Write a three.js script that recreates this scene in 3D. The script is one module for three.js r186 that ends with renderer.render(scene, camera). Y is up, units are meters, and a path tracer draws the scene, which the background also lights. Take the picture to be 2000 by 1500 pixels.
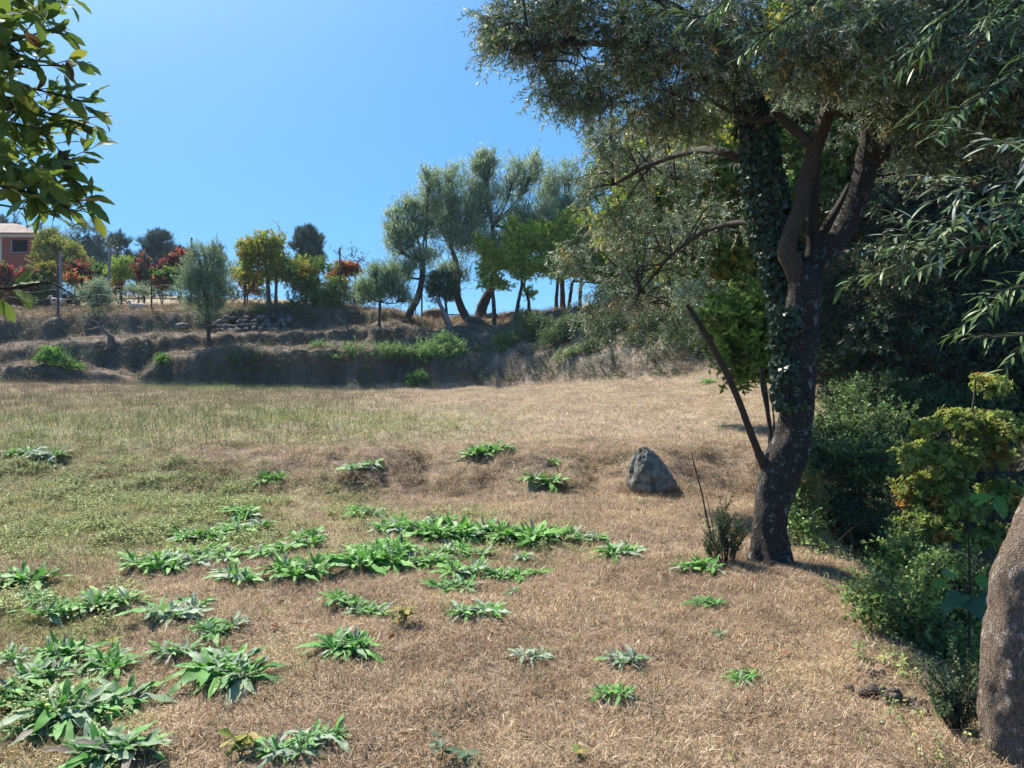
import * as THREE from 'three';
import { mergeGeometries, mergeVertices } from 'three/addons/utils/BufferGeometryUtils.js';
import { RoundedBoxGeometry } from 'three/addons/geometries/RoundedBoxGeometry.js';
import { MarchingCubes } from 'three/addons/objects/MarchingCubes.js';
import { createNoise2D, createNoise3D, createNoise4D } from 'simplex-noise';

// ---------------------------------------------------------------- camera, sky, sun, exposure
const scene = new THREE.Scene();
const camera = new THREE.PerspectiveCamera(55, 4 / 3, 0.05, 3000);
camera.position.set(0, 1.6, 0);
camera.lookAt(0, 1.6, -10);
camera.setViewOffset(2000, 1500, 0, 50, 2000, 1500);
camera.updateProjectionMatrix();
const F = 750 / Math.tan(THREE.MathUtils.degToRad(27.5));
const SUN_AZ = -41, SUN_EL = 50, EXPOSURE = 2.25, SUN_POWER = 5.0;
const rad = THREE.MathUtils.degToRad;
const sunDir = new THREE.Vector3(Math.sin(rad(SUN_AZ)) * Math.cos(rad(SUN_EL)), Math.sin(rad(SUN_EL)), -Math.cos(rad(SUN_AZ)) * Math.cos(rad(SUN_EL)));
{
  const W = 1024, H = 512, data = new Float32Array(W * H * 4), d = new THREE.Vector3();
  const mix = (a, b, t) => a + (b - a) * t;
  for (let y = 0; y < H; y++) for (let x = 0; x < W; x++) {
    const v = (y + 0.5) / H, u = (x + 0.5) / W, el = (v - 0.5) * Math.PI, az = (u - 0.5) * 2 * Math.PI;
    d.set(Math.cos(az) * Math.cos(el), Math.sin(el), Math.sin(az) * Math.cos(el));
    const s = Math.max(d.y, 0), g = Math.acos(THREE.MathUtils.clamp(d.dot(sunDir), -1, 1)) * 180 / Math.PI;
    const t = 1 - Math.exp(-2.6 * s), glow = 1.5 * Math.exp(-g / 10.5) + 0.06 * Math.exp(-g / 45), low = Math.exp(-s * 8);
    const rgb = [mix(0.056, 0.024, t) + 0.09 * low, mix(0.255, 0.12, t) + 0.12 * low, mix(0.56, 0.33, t) + 0.06 * low];
    const gl = [1.0, 1.08, 0.8], below = d.y < 0 ? Math.exp(d.y * 12) : 1, gr = [0.16, 0.14, 0.12], o = (y * W + x) * 4;
    for (let c = 0; c < 3; c++) data[o + c] = mix(gr[c], rgb[c] + glow * gl[c], below);
    data[o + 3] = 1;
  }
  const sky = new THREE.DataTexture(data, W, H, THREE.RGBAFormat, THREE.FloatType);
  sky.mapping = THREE.EquirectangularReflectionMapping; sky.magFilter = THREE.LinearFilter; sky.minFilter = THREE.LinearFilter;
  sky.wrapS = THREE.RepeatWrapping; sky.needsUpdate = true;
  scene.background = sky; scene.environment = sky;
}
const sun = new THREE.DirectionalLight(new THREE.Color().setRGB(1, 0.93, 0.82), SUN_POWER);
sun.name = 'sun'; sun.position.copy(sunDir).multiplyScalar(120); sun.castShadow = true;
Object.assign(sun.shadow.camera, { left: -60, right: 60, top: 60, bottom: -60, near: 1, far: 320 });
sun.shadow.mapSize.set(4096, 4096);
scene.add(sun, sun.target);
const renderer = new THREE.WebGLRenderer({ antialias: true });
renderer.toneMapping = THREE.LinearToneMapping; renderer.toneMappingExposure = EXPOSURE;
renderer.shadowMap.enabled = true; renderer.setSize(1024, 768);

scene.fog = new THREE.FogExp2(new THREE.Color().setRGB(0.62, 0.78, 1.0), 0.0004);

// ---------------------------------------------------------------- helpers
let seedState = 12345;
const seed = (s) => { seedState = s | 0; };
const R = () => { seedState = (seedState + 0x6d2b79f5) | 0; let t = Math.imul(seedState ^ (seedState >>> 15), 1 | seedState); t = (t + Math.imul(t ^ (t >>> 7), 61 | t)) ^ t; return ((t ^ (t >>> 14)) >>> 0) / 4294967296; };
const RR = (a, b) => a + (b - a) * R();
const RN = () => (R() + R() + R() - 1.5) * 1.2;
const n2 = createNoise2D(R), n3 = createNoise3D(R), n4 = createNoise4D(R);
const V = (x, y, z) => new THREE.Vector3(x, y, z);
const clamp = THREE.MathUtils.clamp, lerp = THREE.MathUtils.lerp, sstep = (x, a, b) => { const t = clamp((x - a) / (b - a), 0, 1); return t * t * (3 - 2 * t); };
const C = (r, g, b) => new THREE.Color().setRGB(r, g, b);
const at = (px, py, d) => V((px - 1000) / F * d, 1.6 + (700 - py) / F * d, -d);
const used = new Map();
const numbered = (n) => { const k = used.get(n) || 0; used.set(n, k + 1); return k ? n + '_' + String(k).padStart(3, '0') : n; };
function thing(name, label, category, pos, group) {
  const o = new THREE.Group(); o.name = numbered(name); o.position.copy(pos); scene.add(o);
  o.userData = { label, category }; if (group) o.userData.group = group;
  return o;
}
function shade(m) { m.castShadow = true; m.receiveShadow = true; return m; }
function part(root, name, geo, mat, label) {           // geo in world coordinates
  geo.translate(-root.position.x, -root.position.y, -root.position.z);
  const m = shade(new THREE.Mesh(geo, mat)); m.name = name; if (label) m.userData.label = label;
  root.add(m); return m;
}
const lin = (a, x) => { if (x <= a[0][0]) return a[0][1]; for (let i = 1; i < a.length; i++) if (x <= a[i][0]) return lerp(a[i - 1][1], a[i][1], (x - a[i - 1][0]) / (a[i][0] - a[i - 1][0])); return a[a.length - 1][1]; };

// ---------------------------------------------------------------- terrain
// bank profiles: for a bearing (in photo columns), distance and height of nine break points
const PROF = [
  [-700, [[32, 748], [32.8, 714], [33.8, 711], [35.2, 681], [36.2, 678], [38.2, 632], [40, 618], [62, 602], [120, 585]]],
  [0, [[32, 750], [32.8, 716], [33.8, 713], [35.2, 679], [36.2, 676], [38.2, 627], [40, 612], [62, 598], [120, 575]]],
  [120, [[32, 751], [32.7, 716], [33.7, 713], [35.2, 670], [36.2, 667], [38.3, 622], [40, 610], [62, 597], [120, 575]]],
  [215, [[32, 752], [32.6, 733], [33.5, 730], [35.1, 664], [36.2, 661], [38.4, 613], [40, 606], [62, 597], [120, 575]]],
  [270, [[32, 754], [32.6, 742], [33.6, 732], [35.2, 660], [36.3, 656], [38.4, 613], [40, 605], [62, 596], [120, 575]]],
  [330, [[32, 755], [33, 700], [34.6, 690], [35.6, 657], [36.5, 653], [38.4, 613], [40, 604], [62, 596], [120, 578]]],
  [420, [[32, 757], [33, 690], [35.2, 677], [35.9, 656], [36.7, 652], [38.4, 608], [40, 600], [62, 594], [120, 580]]],
  [560, [[32, 760], [33.2, 686], [35.4, 676], [36, 653], [36.8, 648], [38.4, 603], [40, 599], [62, 594], [120, 585]]],
  [680, [[32, 761], [33.3, 684], [35.7, 669], [36.3, 646], [37, 640], [38.4, 606], [40, 603], [62, 604], [120, 600]]],
  [760, [[32, 762], [33.4, 682], [36, 664], [36.5, 640], [37.2, 633], [38.6, 611], [40, 608], [62, 640], [120, 680]]],
  [850, [[32, 761], [33.6, 690], [36, 660], [37, 648], [38, 643], [39.4, 632], [41, 625], [62, 665], [120, 690]]],
  [1000, [[32, 756], [33.4, 702], [35, 666], [36.5, 642], [38, 633], [40, 622], [42, 616], [62, 665], [120, 690]]],
  [1150, [[32, 746], [33.5, 692], [35, 662], [36.5, 628], [38, 614], [40, 607], [42, 604], [62, 655], [120, 690]]],
  [1300, [[32, 738], [34, 690], [35.5, 652], [37, 612], [38.5, 588], [40, 574], [42, 566], [62, 570], [120, 600]]],
  [1500, [[32, 724], [33.4, 682], [34.8, 642], [36, 604], [38, 572], [40, 556], [42, 545], [62, 540], [120, 560]]],
  [2600, [[32, 700], [33.4, 670], [34.8, 630], [36, 600], [38, 565], [40, 550], [42, 535], [62, 520], [120, 540]]],
];
const bankScale = (px) => lin([[980, 1], [1150, 0.9], [1300, 0.82], [1500, 0.74], [2600, 0.72]], px);   // the bank comes nearer on the right
const profile = (px, k) => {   // [distance, height] of break point k at a bearing
  let i = 1; while (i < PROF.length - 1 && px > PROF[i][0]) i++;
  const a = PROF[i - 1], b = PROF[i], t = clamp((px - a[0]) / (b[0] - a[0]), 0, 1);
  const da = a[1][k][0], db = b[1][k][0], ha = 1.6 + (700 - a[1][k][1]) / F * da, hb = 1.6 + (700 - b[1][k][1]) / F * db;
  const s = k < 7 ? bankScale(px) : 1, hh = lerp(ha, hb, t); return [lerp(da, db, t) * s, 1.6 + (hh - 1.6) * s];
};
const LIP = [[-5, 2.3], [2.5, 1.98], [3.6, 2.16], [4.6, 2.35], [5.5, 2.5], [8, 3.35], [11, 4.75], [20, 8.6], [35, 15]];
const lip = (d) => lin(LIP, d) + 0.12 * n2(d * 0.7, 3.1);
function H(x, z) {
  const d = -z, px = 1000 + F * x / Math.max(d, 20);
  let h; const [D0, base] = profile(px, 0);
  if (d <= D0) {
    const wide = 1.0 + 1.4 * sstep(-x, 2.5, 6), e = 9.35 + 0.35 * n2(x * 0.55, 7.7) + 0.18 * n2(x * 1.7, 1.2);
    const s = sstep(d, e - wide * 0.6, e + wide);
    h = 0.36 * s * (1 + 0.15 * n2(x * 0.4, 2)) + (base - 0.36) * Math.pow(clamp((d - 11) / (D0 - 11), 0, 1), 1.4);
    h -= 0.06 * sstep(d, 7.4, 8.9) * (1 - s);
    h += 0.05 * n2(x * 0.35, z * 0.35) * sstep(d, 3, 8) + 0.022 * n2(x * 1.3, z * 1.3) + 0.011 * n2(x * 4.1, z * 4.1) + 0.006 * n2(x * 10, z * 10);
    h += sstep(Math.abs(d - 9.4), 1.1, 0.2) * (0.03 * n2(x * 2.2, z * 2.2) + 0.022 * n2(x * 6, z * 6));
  } else {
    let k = 0, a = profile(px, 0), b = profile(px, 1);
    const wob = 0.28 * n2(x * 0.5, 40) + 0.13 * n2(x * 1.9, 50), dd = d + wob * sstep(d, D0, D0 + 1) * sstep(d, 46, 40);
    while (k < 7 && dd > b[0]) { k++; a = b; b = profile(px, k + 1); }
    const t = clamp((dd - a[0]) / (b[0] - a[0]), 0, 1);
    const soft = sstep(px, 620, 820), ts = t < 0.5 ? t * 0.26 : 0.13 + 0.87 * Math.pow(sstep(t, 0.5, 1.02), 0.85);
    h = lerp(a[1], b[1], k < 6 && k % 2 === 0 ? lerp(ts, t, soft * (k === 0 ? 0.85 : 0.6)) : t);
    const r = sstep(d, D0, D0 + 0.8) * (d > 60 ? 0.4 : 1);
    h += r * (0.13 * n2(x * 0.55, z * 0.55) + 0.075 * n2(x * 1.5, z * 1.5) + 0.05 * n2(x * 3.6, z * 3.6) + 0.03 * n2(x * 7, z * 7));
    if (d > 120) h += (d - 120) * 0.004;
  }
  // the gully on the right
  const fade = sstep(d, 30, 22), u = x - lip(d);
  if (u > -0.4 && fade > 0) {
    h -= fade * ((1.55 + 0.7 * sstep(Math.abs(d - 7.2), 1.8, 0.5)) * sstep(u, -0.25, 1.9) - (2.6 * sstep(u, 2.8, 6.5)) - 1.2 * sstep(u, 6, 16));
    h += fade * 0.09 * n2(x * 1.7, z * 1.7) * sstep(u, 0.1, 0.8);
  }
  return h;
}
const proj = (x, y, z) => [1000 + F * x / -z, 700 - F * (y - 1.6) / -z];
function gnd(px, py, dMax = 34) {                       // the point of the ground that a sight line meets
  let d = 1.5, p;
  for (; d < dMax; d += 0.03) { p = at(px, py, d); if (p.y <= H(p.x, p.z)) break; }
  p.y = H(p.x, p.z); return p;
}
const gndAt = (px, d) => { const p = at(px, 700, d); p.y = H(p.x, p.z); return p; };
// how green the ground cover is
const GREEN = [[150, 1000, 330, 85, 1], [90, 895, 220, 45, 1], [420, 838, 500, 30, 0.6], [250, 800, 400, 26, 0.3], [760, 815, 260, 22, 0.25], [320, 950, 260, 45, 0.55], [40, 1300, 170, 130, 0.5], [90, 1440, 170, 90, 0.4],
  [850, 1055, 300, 55, 0.3], [430, 1040, 150, 45, 0.4], [680, 965, 60, 30, 0.4], [480, 756, 190, 8, 1], [90, 1190, 160, 60, 0.5], [500, 1300, 140, 60, 0.16], [700, 1000, 60, 20, 0.3]];
function green(x, z, h) {
  const [px, py] = proj(x, h, z); let g = 0;
  for (const [cx, cy, rx, ry, w] of GREEN) { const q = ((px - cx) / rx) ** 2 + ((py - cy) / ry) ** 2; if (q < 2.2) g += w * sstep(q, 2.2, 0.3); }
  const u = x - lip(-z); if (-z < 24) g += 0.85 * sstep(u, 0.15, 0.8);
  return clamp(g, 0, 1);
}
const cs = C(0, 0, 0);
function groundColor(x, z, h, out) {
  const d = -z, a = 0.5 + 0.5 * n2(x * 0.45 + 9, z * 0.45), b = 0.5 + 0.5 * n2(x * 1.4, z * 1.4 + 30), c = 0.5 + 0.5 * n2(x * 5, z * 5 + 60);
  let r = 0.23, g = 0.165, l = 0.105;
  const gpx = 1000 + F * x / Math.max(d, 20), gD = profile(gpx, 0)[0];
  if (d < gD + 0.3) {
    const k = 0.72 + 0.3 * a * b + 0.25 * c * b; r *= k; g *= k * (0.96 + 0.1 * a); l *= k;
    const f = sstep(d, 9, 14); r = lerp(r, r * 1.22, f); g = lerp(g, g * 1.27, f); l = lerp(l, l * 1.34, f);
    const q = green(x, z, h) * (0.55 + 0.45 * b); r = lerp(r, 0.11, q * 0.7); g = lerp(g, 0.12, q * 0.7); l = lerp(l, 0.05, q * 0.7);
  } else {
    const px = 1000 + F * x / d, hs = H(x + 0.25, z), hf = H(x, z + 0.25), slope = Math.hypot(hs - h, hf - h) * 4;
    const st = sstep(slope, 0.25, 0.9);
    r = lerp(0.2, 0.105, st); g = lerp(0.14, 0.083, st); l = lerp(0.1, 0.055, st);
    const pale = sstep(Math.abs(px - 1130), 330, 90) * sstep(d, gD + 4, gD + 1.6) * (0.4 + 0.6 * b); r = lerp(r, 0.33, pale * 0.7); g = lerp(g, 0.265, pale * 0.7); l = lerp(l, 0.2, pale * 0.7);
    const k = 0.65 + 0.5 * c * b + 0.2 * a; r *= k; g *= k; l *= k;
    if (d > gD + 6) { const f = sstep(d, gD + 6, gD + 8.5); r = lerp(r, 0.26, f); g = lerp(g, 0.19, f); l = lerp(l, 0.1, f); }
  }
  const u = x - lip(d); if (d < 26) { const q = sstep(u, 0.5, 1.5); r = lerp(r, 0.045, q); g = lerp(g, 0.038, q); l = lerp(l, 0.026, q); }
  return out.setRGB(r, g, l);
}
function noiseTex(size, fn, srgb) {
  const d = new Uint8Array(size * size * 4);
  for (let y = 0; y < size; y++) for (let x = 0; x < size; x++) { const c = fn(x / size, y / size), o = (y * size + x) * 4; for (let k = 0; k < 3; k++) d[o + k] = clamp(255 * (c.length ? c[k] : c), 0, 255); d[o + 3] = 255; }
  const t = new THREE.DataTexture(d, size, size); t.wrapS = t.wrapT = THREE.RepeatWrapping; t.magFilter = THREE.LinearFilter; if (srgb) t.colorSpace = THREE.SRGBColorSpace; t.needsUpdate = true; return t;
}
const tile = (u, v, f, s, fv = f) => { const a = u * Math.PI * 2, b = v * Math.PI * 2, k = f / 6.283, q = fv / 6.283; return n4(Math.cos(a) * k + s, Math.sin(a) * k, Math.cos(b) * q, Math.sin(b) * q - s); };
const soilTex = noiseTex(512, (u, v) => 0.62 + 0.16 * tile(u, v, 14, 1) + 0.16 * tile(u, v, 45, 5) + 0.2 * tile(u, v, 120, 9));
const groundMat = new THREE.MeshStandardMaterial({ roughness: 1, vertexColors: true, map: soilTex, bumpMap: soilTex, bumpScale: 0.012, name: 'dry ground' });
groundMat.color.setRGB(1.5, 1.5, 1.5);
{
  const grow = (from, to, s0, k) => { const a = []; for (let v = from, s = s0; v < to; v += s, s *= k) a.push(v); a.push(to); return a; };
  const side = [...grow(0, 8, 0.09, 1.0), ...grow(8.1, 34, 0.12, 1.012), ...grow(34.5, 900, 0.7, 1.12)];
  const xs = [...side.slice(1).reverse().map((v) => -v), ...side];
  const ds = [...grow(6, 120, 0.5, 1.25).reverse().map((v) => -v), ...grow(-5.5, 1.4, 0.4, 1), ...grow(1.5, 12, 0.085, 1.0), ...grow(12.1, 31.5, 0.12, 1.006), ...grow(31.6, 43, 0.095, 1), ...grow(43.2, 70, 0.3, 1.02), ...grow(71, 1200, 1.2, 1.12)];
  const nx = xs.length, nz = ds.length, P = new Float32Array(nx * nz * 3), K = new Float32Array(nx * nz * 3), U = new Float32Array(nx * nz * 2), I = [];
  let o = 0;
  for (let j = 0; j < nz; j++) for (let i = 0; i < nx; i++, o++) {
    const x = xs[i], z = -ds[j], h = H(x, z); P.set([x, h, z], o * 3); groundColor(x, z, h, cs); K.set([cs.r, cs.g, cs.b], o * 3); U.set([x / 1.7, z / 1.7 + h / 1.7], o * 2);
    if (i && j) { const a = o - nx - 1, b = o - nx, c = o - 1; I.push(a, b, c, b, o, c); }
  }
  const g = new THREE.BufferGeometry();
  g.setAttribute('position', new THREE.BufferAttribute(P, 3)); g.setAttribute('color', new THREE.BufferAttribute(K, 3)); g.setAttribute('uv', new THREE.BufferAttribute(U, 2)); g.setIndex(I); g.computeVertexNormals();
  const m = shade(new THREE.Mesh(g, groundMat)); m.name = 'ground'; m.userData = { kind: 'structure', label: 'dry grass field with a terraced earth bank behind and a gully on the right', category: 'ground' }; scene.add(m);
}

// ---------------------------------------------------------------- builders
class Geo {
  constructor() { this.p = []; this.c = []; this.i = []; this.u = []; }
  v(p, c) { this.p.push(p.x, p.y, p.z); this.c.push(c.r, c.g, c.b); this.u.push(0, 0); return this.p.length / 3 - 1; }
  build() { const g = new THREE.BufferGeometry(); g.setAttribute('position', new THREE.Float32BufferAttribute(this.p, 3)); g.setAttribute('color', new THREE.Float32BufferAttribute(this.c, 3)); g.setAttribute('uv', new THREE.Float32BufferAttribute(this.u, 2)); g.setIndex(this.i); g.computeVertexNormals(); return g; }
}
const mulc = (c, k) => C(c.r * k, c.g * k, c.b * k);
// one leaf from o along dir; nrm is its upper side; a strip of seg pieces folded along the midrib
function addLeaf(G, o, dir, nrm, len, wid, { seg = 2, fold = 0.25, bend = 0.3, color, shape = (t) => Math.sin(Math.PI * Math.pow(t, 0.8)), wave = 0, tip = 1 } = {}) {
  const side = V().crossVectors(dir, nrm).normalize(), up = V().crossVectors(side, dir).normalize(), rows = [];
  for (let i = 0; i <= seg; i++) {
    const t = i / seg, w = shape(t) * wid * 0.5, q = o.clone().addScaledVector(dir, len * t).addScaledVector(up, -bend * len * t * t), k = mulc(color, lerp(1, tip, t)), wv = wave ? Math.sin(t * 19 + len * 90) * wave * w : 0;
    const c = G.v(q, k);
    if (i === 0 || (i === seg && shape(1) < 0.05)) rows.push([c, c, c]);
    else rows.push([G.v(q.clone().addScaledVector(side, -w).addScaledVector(up, fold * w + wv), k), c, G.v(q.clone().addScaledVector(side, w).addScaledVector(up, fold * w - wv), k)]);
  }
  for (let i = 0; i < seg; i++) {
    const [l, m, r] = rows[i], [l2, m2, r2] = rows[i + 1];
    if (l === m) G.i.push(m, m2, l2, m, r2, m2);
    else if (l2 === m2) G.i.push(l, m, m2, m, r, m2);
    else G.i.push(l, m, m2, l, m2, l2, m, r, r2, m, r2, m2);
  }
}
function addStem(G, pts, r0, r1, color, sides = 3) {
  let prev;
  pts.forEach((p, i) => {
    const t = V().subVectors(pts[Math.min(i + 1, pts.length - 1)], pts[Math.max(i - 1, 0)]).normalize(), a = V().crossVectors(t, Math.abs(t.y) > 0.9 ? V(1, 0, 0) : V(0, 1, 0)).normalize(), b = V().crossVectors(t, a), r = lerp(r0, r1, i / (pts.length - 1)), ring = [];
    for (let k = 0; k < sides; k++) { const w = k / sides * 6.2832; ring.push(G.v(p.clone().addScaledVector(a, Math.cos(w) * r).addScaledVector(b, Math.sin(w) * r), color)); }
    if (prev) for (let k = 0; k < sides; k++) { const m = (k + 1) % sides; G.i.push(prev[k], ring[k], prev[m], prev[m], ring[k], ring[m]); }
    prev = ring;
  });
}
const rdir = () => { const z = RR(-1, 1), a = R() * 6.2832, s = Math.sqrt(1 - z * z); return V(Math.cos(a) * s, z, Math.sin(a) * s); };
// a twig with leaves, along +Y from the origin
function sprig({ n = 12, len = 0.2, leaf = 0.055, width = 0.01, spread = 0.8, sag = 0.2, colors, stem = C(0.09, 0.07, 0.05), thick = 0.0015, seg = 2, fold = 0.25, bend = 0.25, shape, pairs = true, jitter = 0.35, start = 0.12, wave = 0, tip = 1 }) {
  const G = new Geo(), pts = [], sx = RR(-1, 1) * sag, sz = RR(-1, 1) * sag;
  for (let i = 0; i <= 4; i++) { const t = i / 4; pts.push(V(sx * len * t * t, len * t * (1 - 0.2 * sag * t), sz * len * t * t)); }
  addStem(G, pts, thick, thick * 0.4, stem);
  for (let i = 0; i < n; i++) {
    const k = pairs ? Math.floor(i / 2) / Math.max(1, n / 2 - 1) : i / Math.max(1, n - 1), t = lerp(start, 1, k), o = V(sx * len * t * t, len * t * (1 - 0.2 * sag * t), sz * len * t * t);
    const az = pairs ? Math.floor(i / 2) * 1.571 + (i % 2) * 3.1416 : i * 2.4, s = spread * RR(0.6, 1.15) * (t > 0.95 ? 0.5 : 1), rd = V(Math.cos(az + RN() * 0.3), 0, Math.sin(az + RN() * 0.3));
    const dir = V(rd.x * Math.sin(s), Math.cos(s), rd.z * Math.sin(s)).addScaledVector(rdir(), jitter * 0.5).normalize();
    const nr = V(0, 1, 0).addScaledVector(rd, -0.6).addScaledVector(rdir(), jitter * 1.6);
    const c = colors[Math.floor(R() * colors.length)];
    addLeaf(G, o, dir, nr, leaf * RR(0.7, 1.15), width * RR(0.8, 1.15), { seg, fold, bend: bend * RR(0.2, 1.6), color: mulc(c, RR(0.5, 1.5)), shape, wave, tip });
  }
  return G.build();
}
function leafMat(name, { t = 0.35, rough = 0.9, coat = 0.0, coatRough = 0.35 } = {}) { return new THREE.MeshPhysicalMaterial({ name, vertexColors: true, roughness: rough, transmission: t, thickness: 0, side: THREE.DoubleSide, clearcoat: coat, clearcoatRoughness: coatRough, specularIntensity: 0.4 }); }
const mtx = new THREE.Matrix4(), qx = new THREE.Quaternion(), q2 = new THREE.Quaternion(), Y = V(0, 1, 0), one = V(1, 1, 1);
// list: { p, dir, s, c } in world coordinates
function instances(root, name, geo, mat, list, stuff = true) {
  const m = new THREE.InstancedMesh(geo, mat, list.length), o = root ? root.position : V(0, 0, 0);
  list.forEach((e, i) => {
    qx.setFromUnitVectors(Y, e.dir); q2.setFromAxisAngle(Y, e.roll ?? R() * 6.2832); qx.multiply(q2);
    mtx.compose(V().subVectors(e.p, o), qx, one.clone().multiplyScalar(e.s)); m.setMatrixAt(i, mtx); m.setColorAt(i, e.c || C(1, 1, 1));
  });
  shade(m); m.name = name; if (stuff) m.userData.kind = 'stuff'; (root || scene).add(m); return m;
}
// a tapering, knobbly limb through points with radii; uv in metres
function limb(pts, radii, { sides = 10, step = 0.12, rough = 0.1, freq = 6, flare = 0, lump = 0 } = {}) {
  const curve = new THREE.CatmullRomCurve3(pts, false, 'centripetal'), L = curve.getLength(), n = Math.max(3, Math.ceil(L / step)), P = [], U = [], I = [];
  const cum = [0]; for (let i = 1; i < pts.length; i++) cum.push(cum[i - 1] + pts[i].distanceTo(pts[i - 1]));
  let ref = V(1, 0, 0.3).normalize();
  for (let i = 0; i <= n; i++) {
    const t = i / n, p = curve.getPointAt(t), tg = curve.getTangentAt(t), s = t * cum[cum.length - 1]; let r = lin(cum.map((c, k) => [c, radii[k]]), s);
    const a = ref.clone().addScaledVector(tg, -ref.dot(tg)).normalize(), b = V().crossVectors(tg, a); ref = a;
    for (let k = 0; k <= sides; k++) {
      const w = (k % sides) / sides * 6.2832, dx = Math.cos(w), dz = Math.sin(w), q = V().addScaledVector(a, dx).addScaledVector(b, dz);
      let rr = r * (1 + rough * n3(dx * 1.3 + p.x * 2, p.y * freq * 0.5, dz * 1.3 + p.z * 2) + rough * 0.55 * n3(dx * 3.5 + 7, p.y * freq * 1.6, dz * 3.5) + lump * n3(dx * 0.9, p.y * 2.2 + 4, dz * 0.9));
      if (flare) rr *= 1 + flare * Math.exp(-s / (r * 1.6)) * (0.75 + 0.6 * Math.cos(w * 5 + 0.6) * 0.6);
      q.multiplyScalar(rr).add(p); P.push(q.x, q.y, q.z); U.push(k / sides * Math.max(1, Math.round(r * 6.28 / 0.35)), s / 0.5);
      if (i && k) { const W = sides + 1, o = i * W + k; I.push(o - W - 1, o - W, o - 1, o - W, o, o - 1); }
    }
  }
  const g = new THREE.BufferGeometry(); g.setAttribute('position', new THREE.Float32BufferAttribute(P, 3)); g.setAttribute('uv', new THREE.Float32BufferAttribute(U, 2)); g.setIndex(I); g.computeVertexNormals();
  const N = g.attributes.normal, W = sides + 1;                       // close the seam
  for (let i = 0; i <= n; i++) { const a = i * W, b = a + sides, v = V(N.getX(a) + N.getX(b), N.getY(a) + N.getY(b), N.getZ(a) + N.getZ(b)).normalize(); N.setXYZ(a, v.x, v.y, v.z); N.setXYZ(b, v.x, v.y, v.z); }
  return g;
}
const barkTex = noiseTex(512, (u, v) => { const r = 1 - Math.abs(tile(u, v, 22, 2, 9)) * 1.5, q = tile(u, v, 60, 4, 30); return clamp(0.36 + 0.34 * r * r + 0.2 * q + 0.14 * tile(u, v, 140, 8), 0, 1); });
const lichenTex = noiseTex(1024, (u, v) => {
  const big = tile(u, v, 6, 3), med = tile(u, v, 18, 11), fine = tile(u, v, 110, 6), ridge = 1 - Math.abs(tile(u, v, 30, 14, 14)) * 1.6;
  let c = [0.05 + 0.022 * fine, 0.039 + 0.016 * fine, 0.03 + 0.012 * fine].map((k) => k * (0.55 + 0.75 * clamp(ridge, 0, 1)));
  const l = sstep(big * 0.6 + med * 0.55 + fine * 0.35, 0.28, 0.52), m = sstep(tile(u, v, 8, 21) * 0.7 + med * 0.4, 0.35, 0.7);
  c = [lerp(c[0], 0.34 + 0.12 * fine, l), lerp(c[1], 0.34 + 0.12 * fine, l), lerp(c[2], 0.31 + 0.1 * fine, l)];
  return [lerp(c[0], 0.07, m * 0.7), lerp(c[1], 0.08, m * 0.7), lerp(c[2], 0.03, m * 0.7)];
});
const paleBarkTex = noiseTex(1024, (u, v) => {
  const fine = tile(u, v, 120, 6), med = tile(u, v, 40, 2), big = tile(u, v, 9, 8), cr = Math.max(1 - sstep(Math.abs(tile(u, v, 30, 31, 8) + 0.35 * med), 0.0, 0.2), 0.7 - sstep(Math.abs(tile(u, v, 10, 37, 26) + 0.3 * fine), 0.0, 0.12));
  const k = (0.8 + 0.25 * med + 0.25 * fine + 0.2 * big) * (1 - 0.62 * sstep(Math.max(cr, 0), 0.2, 1)); const w = sstep(big + med * 0.5 + 0.4 * fine, 0.25, 0.6);
  return [lerp(0.27, 0.54, w) * k, lerp(0.195, 0.45, w) * k, lerp(0.14, 0.38, w) * k];
});
const barkMat = (name, c, o = {}) => { const m = new THREE.MeshStandardMaterial({ name, roughness: 0.95, map: barkTex, bumpMap: barkTex, bumpScale: 0.02, ...o }); m.color.copy(c); return m; };
const darkBark = barkMat('dark bark', C(0.12, 0.095, 0.075)), greyBark = barkMat('grey bark', C(0.26, 0.22, 0.17)), twigBark = barkMat('twig bark', C(0.1, 0.075, 0.055));
const lichenBark = new THREE.MeshStandardMaterial({ name: 'lichen bark', roughness: 0.95, map: lichenTex, bumpMap: barkTex, bumpScale: 0.06 });
const paleBark = new THREE.MeshStandardMaterial({ name: 'pale bark', roughness: 0.95, map: paleBarkTex, bumpMap: paleBarkTex, bumpScale: 0.05 });
const brownBark = barkMat('brown bark', C(0.13, 0.09, 0.06));

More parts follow.
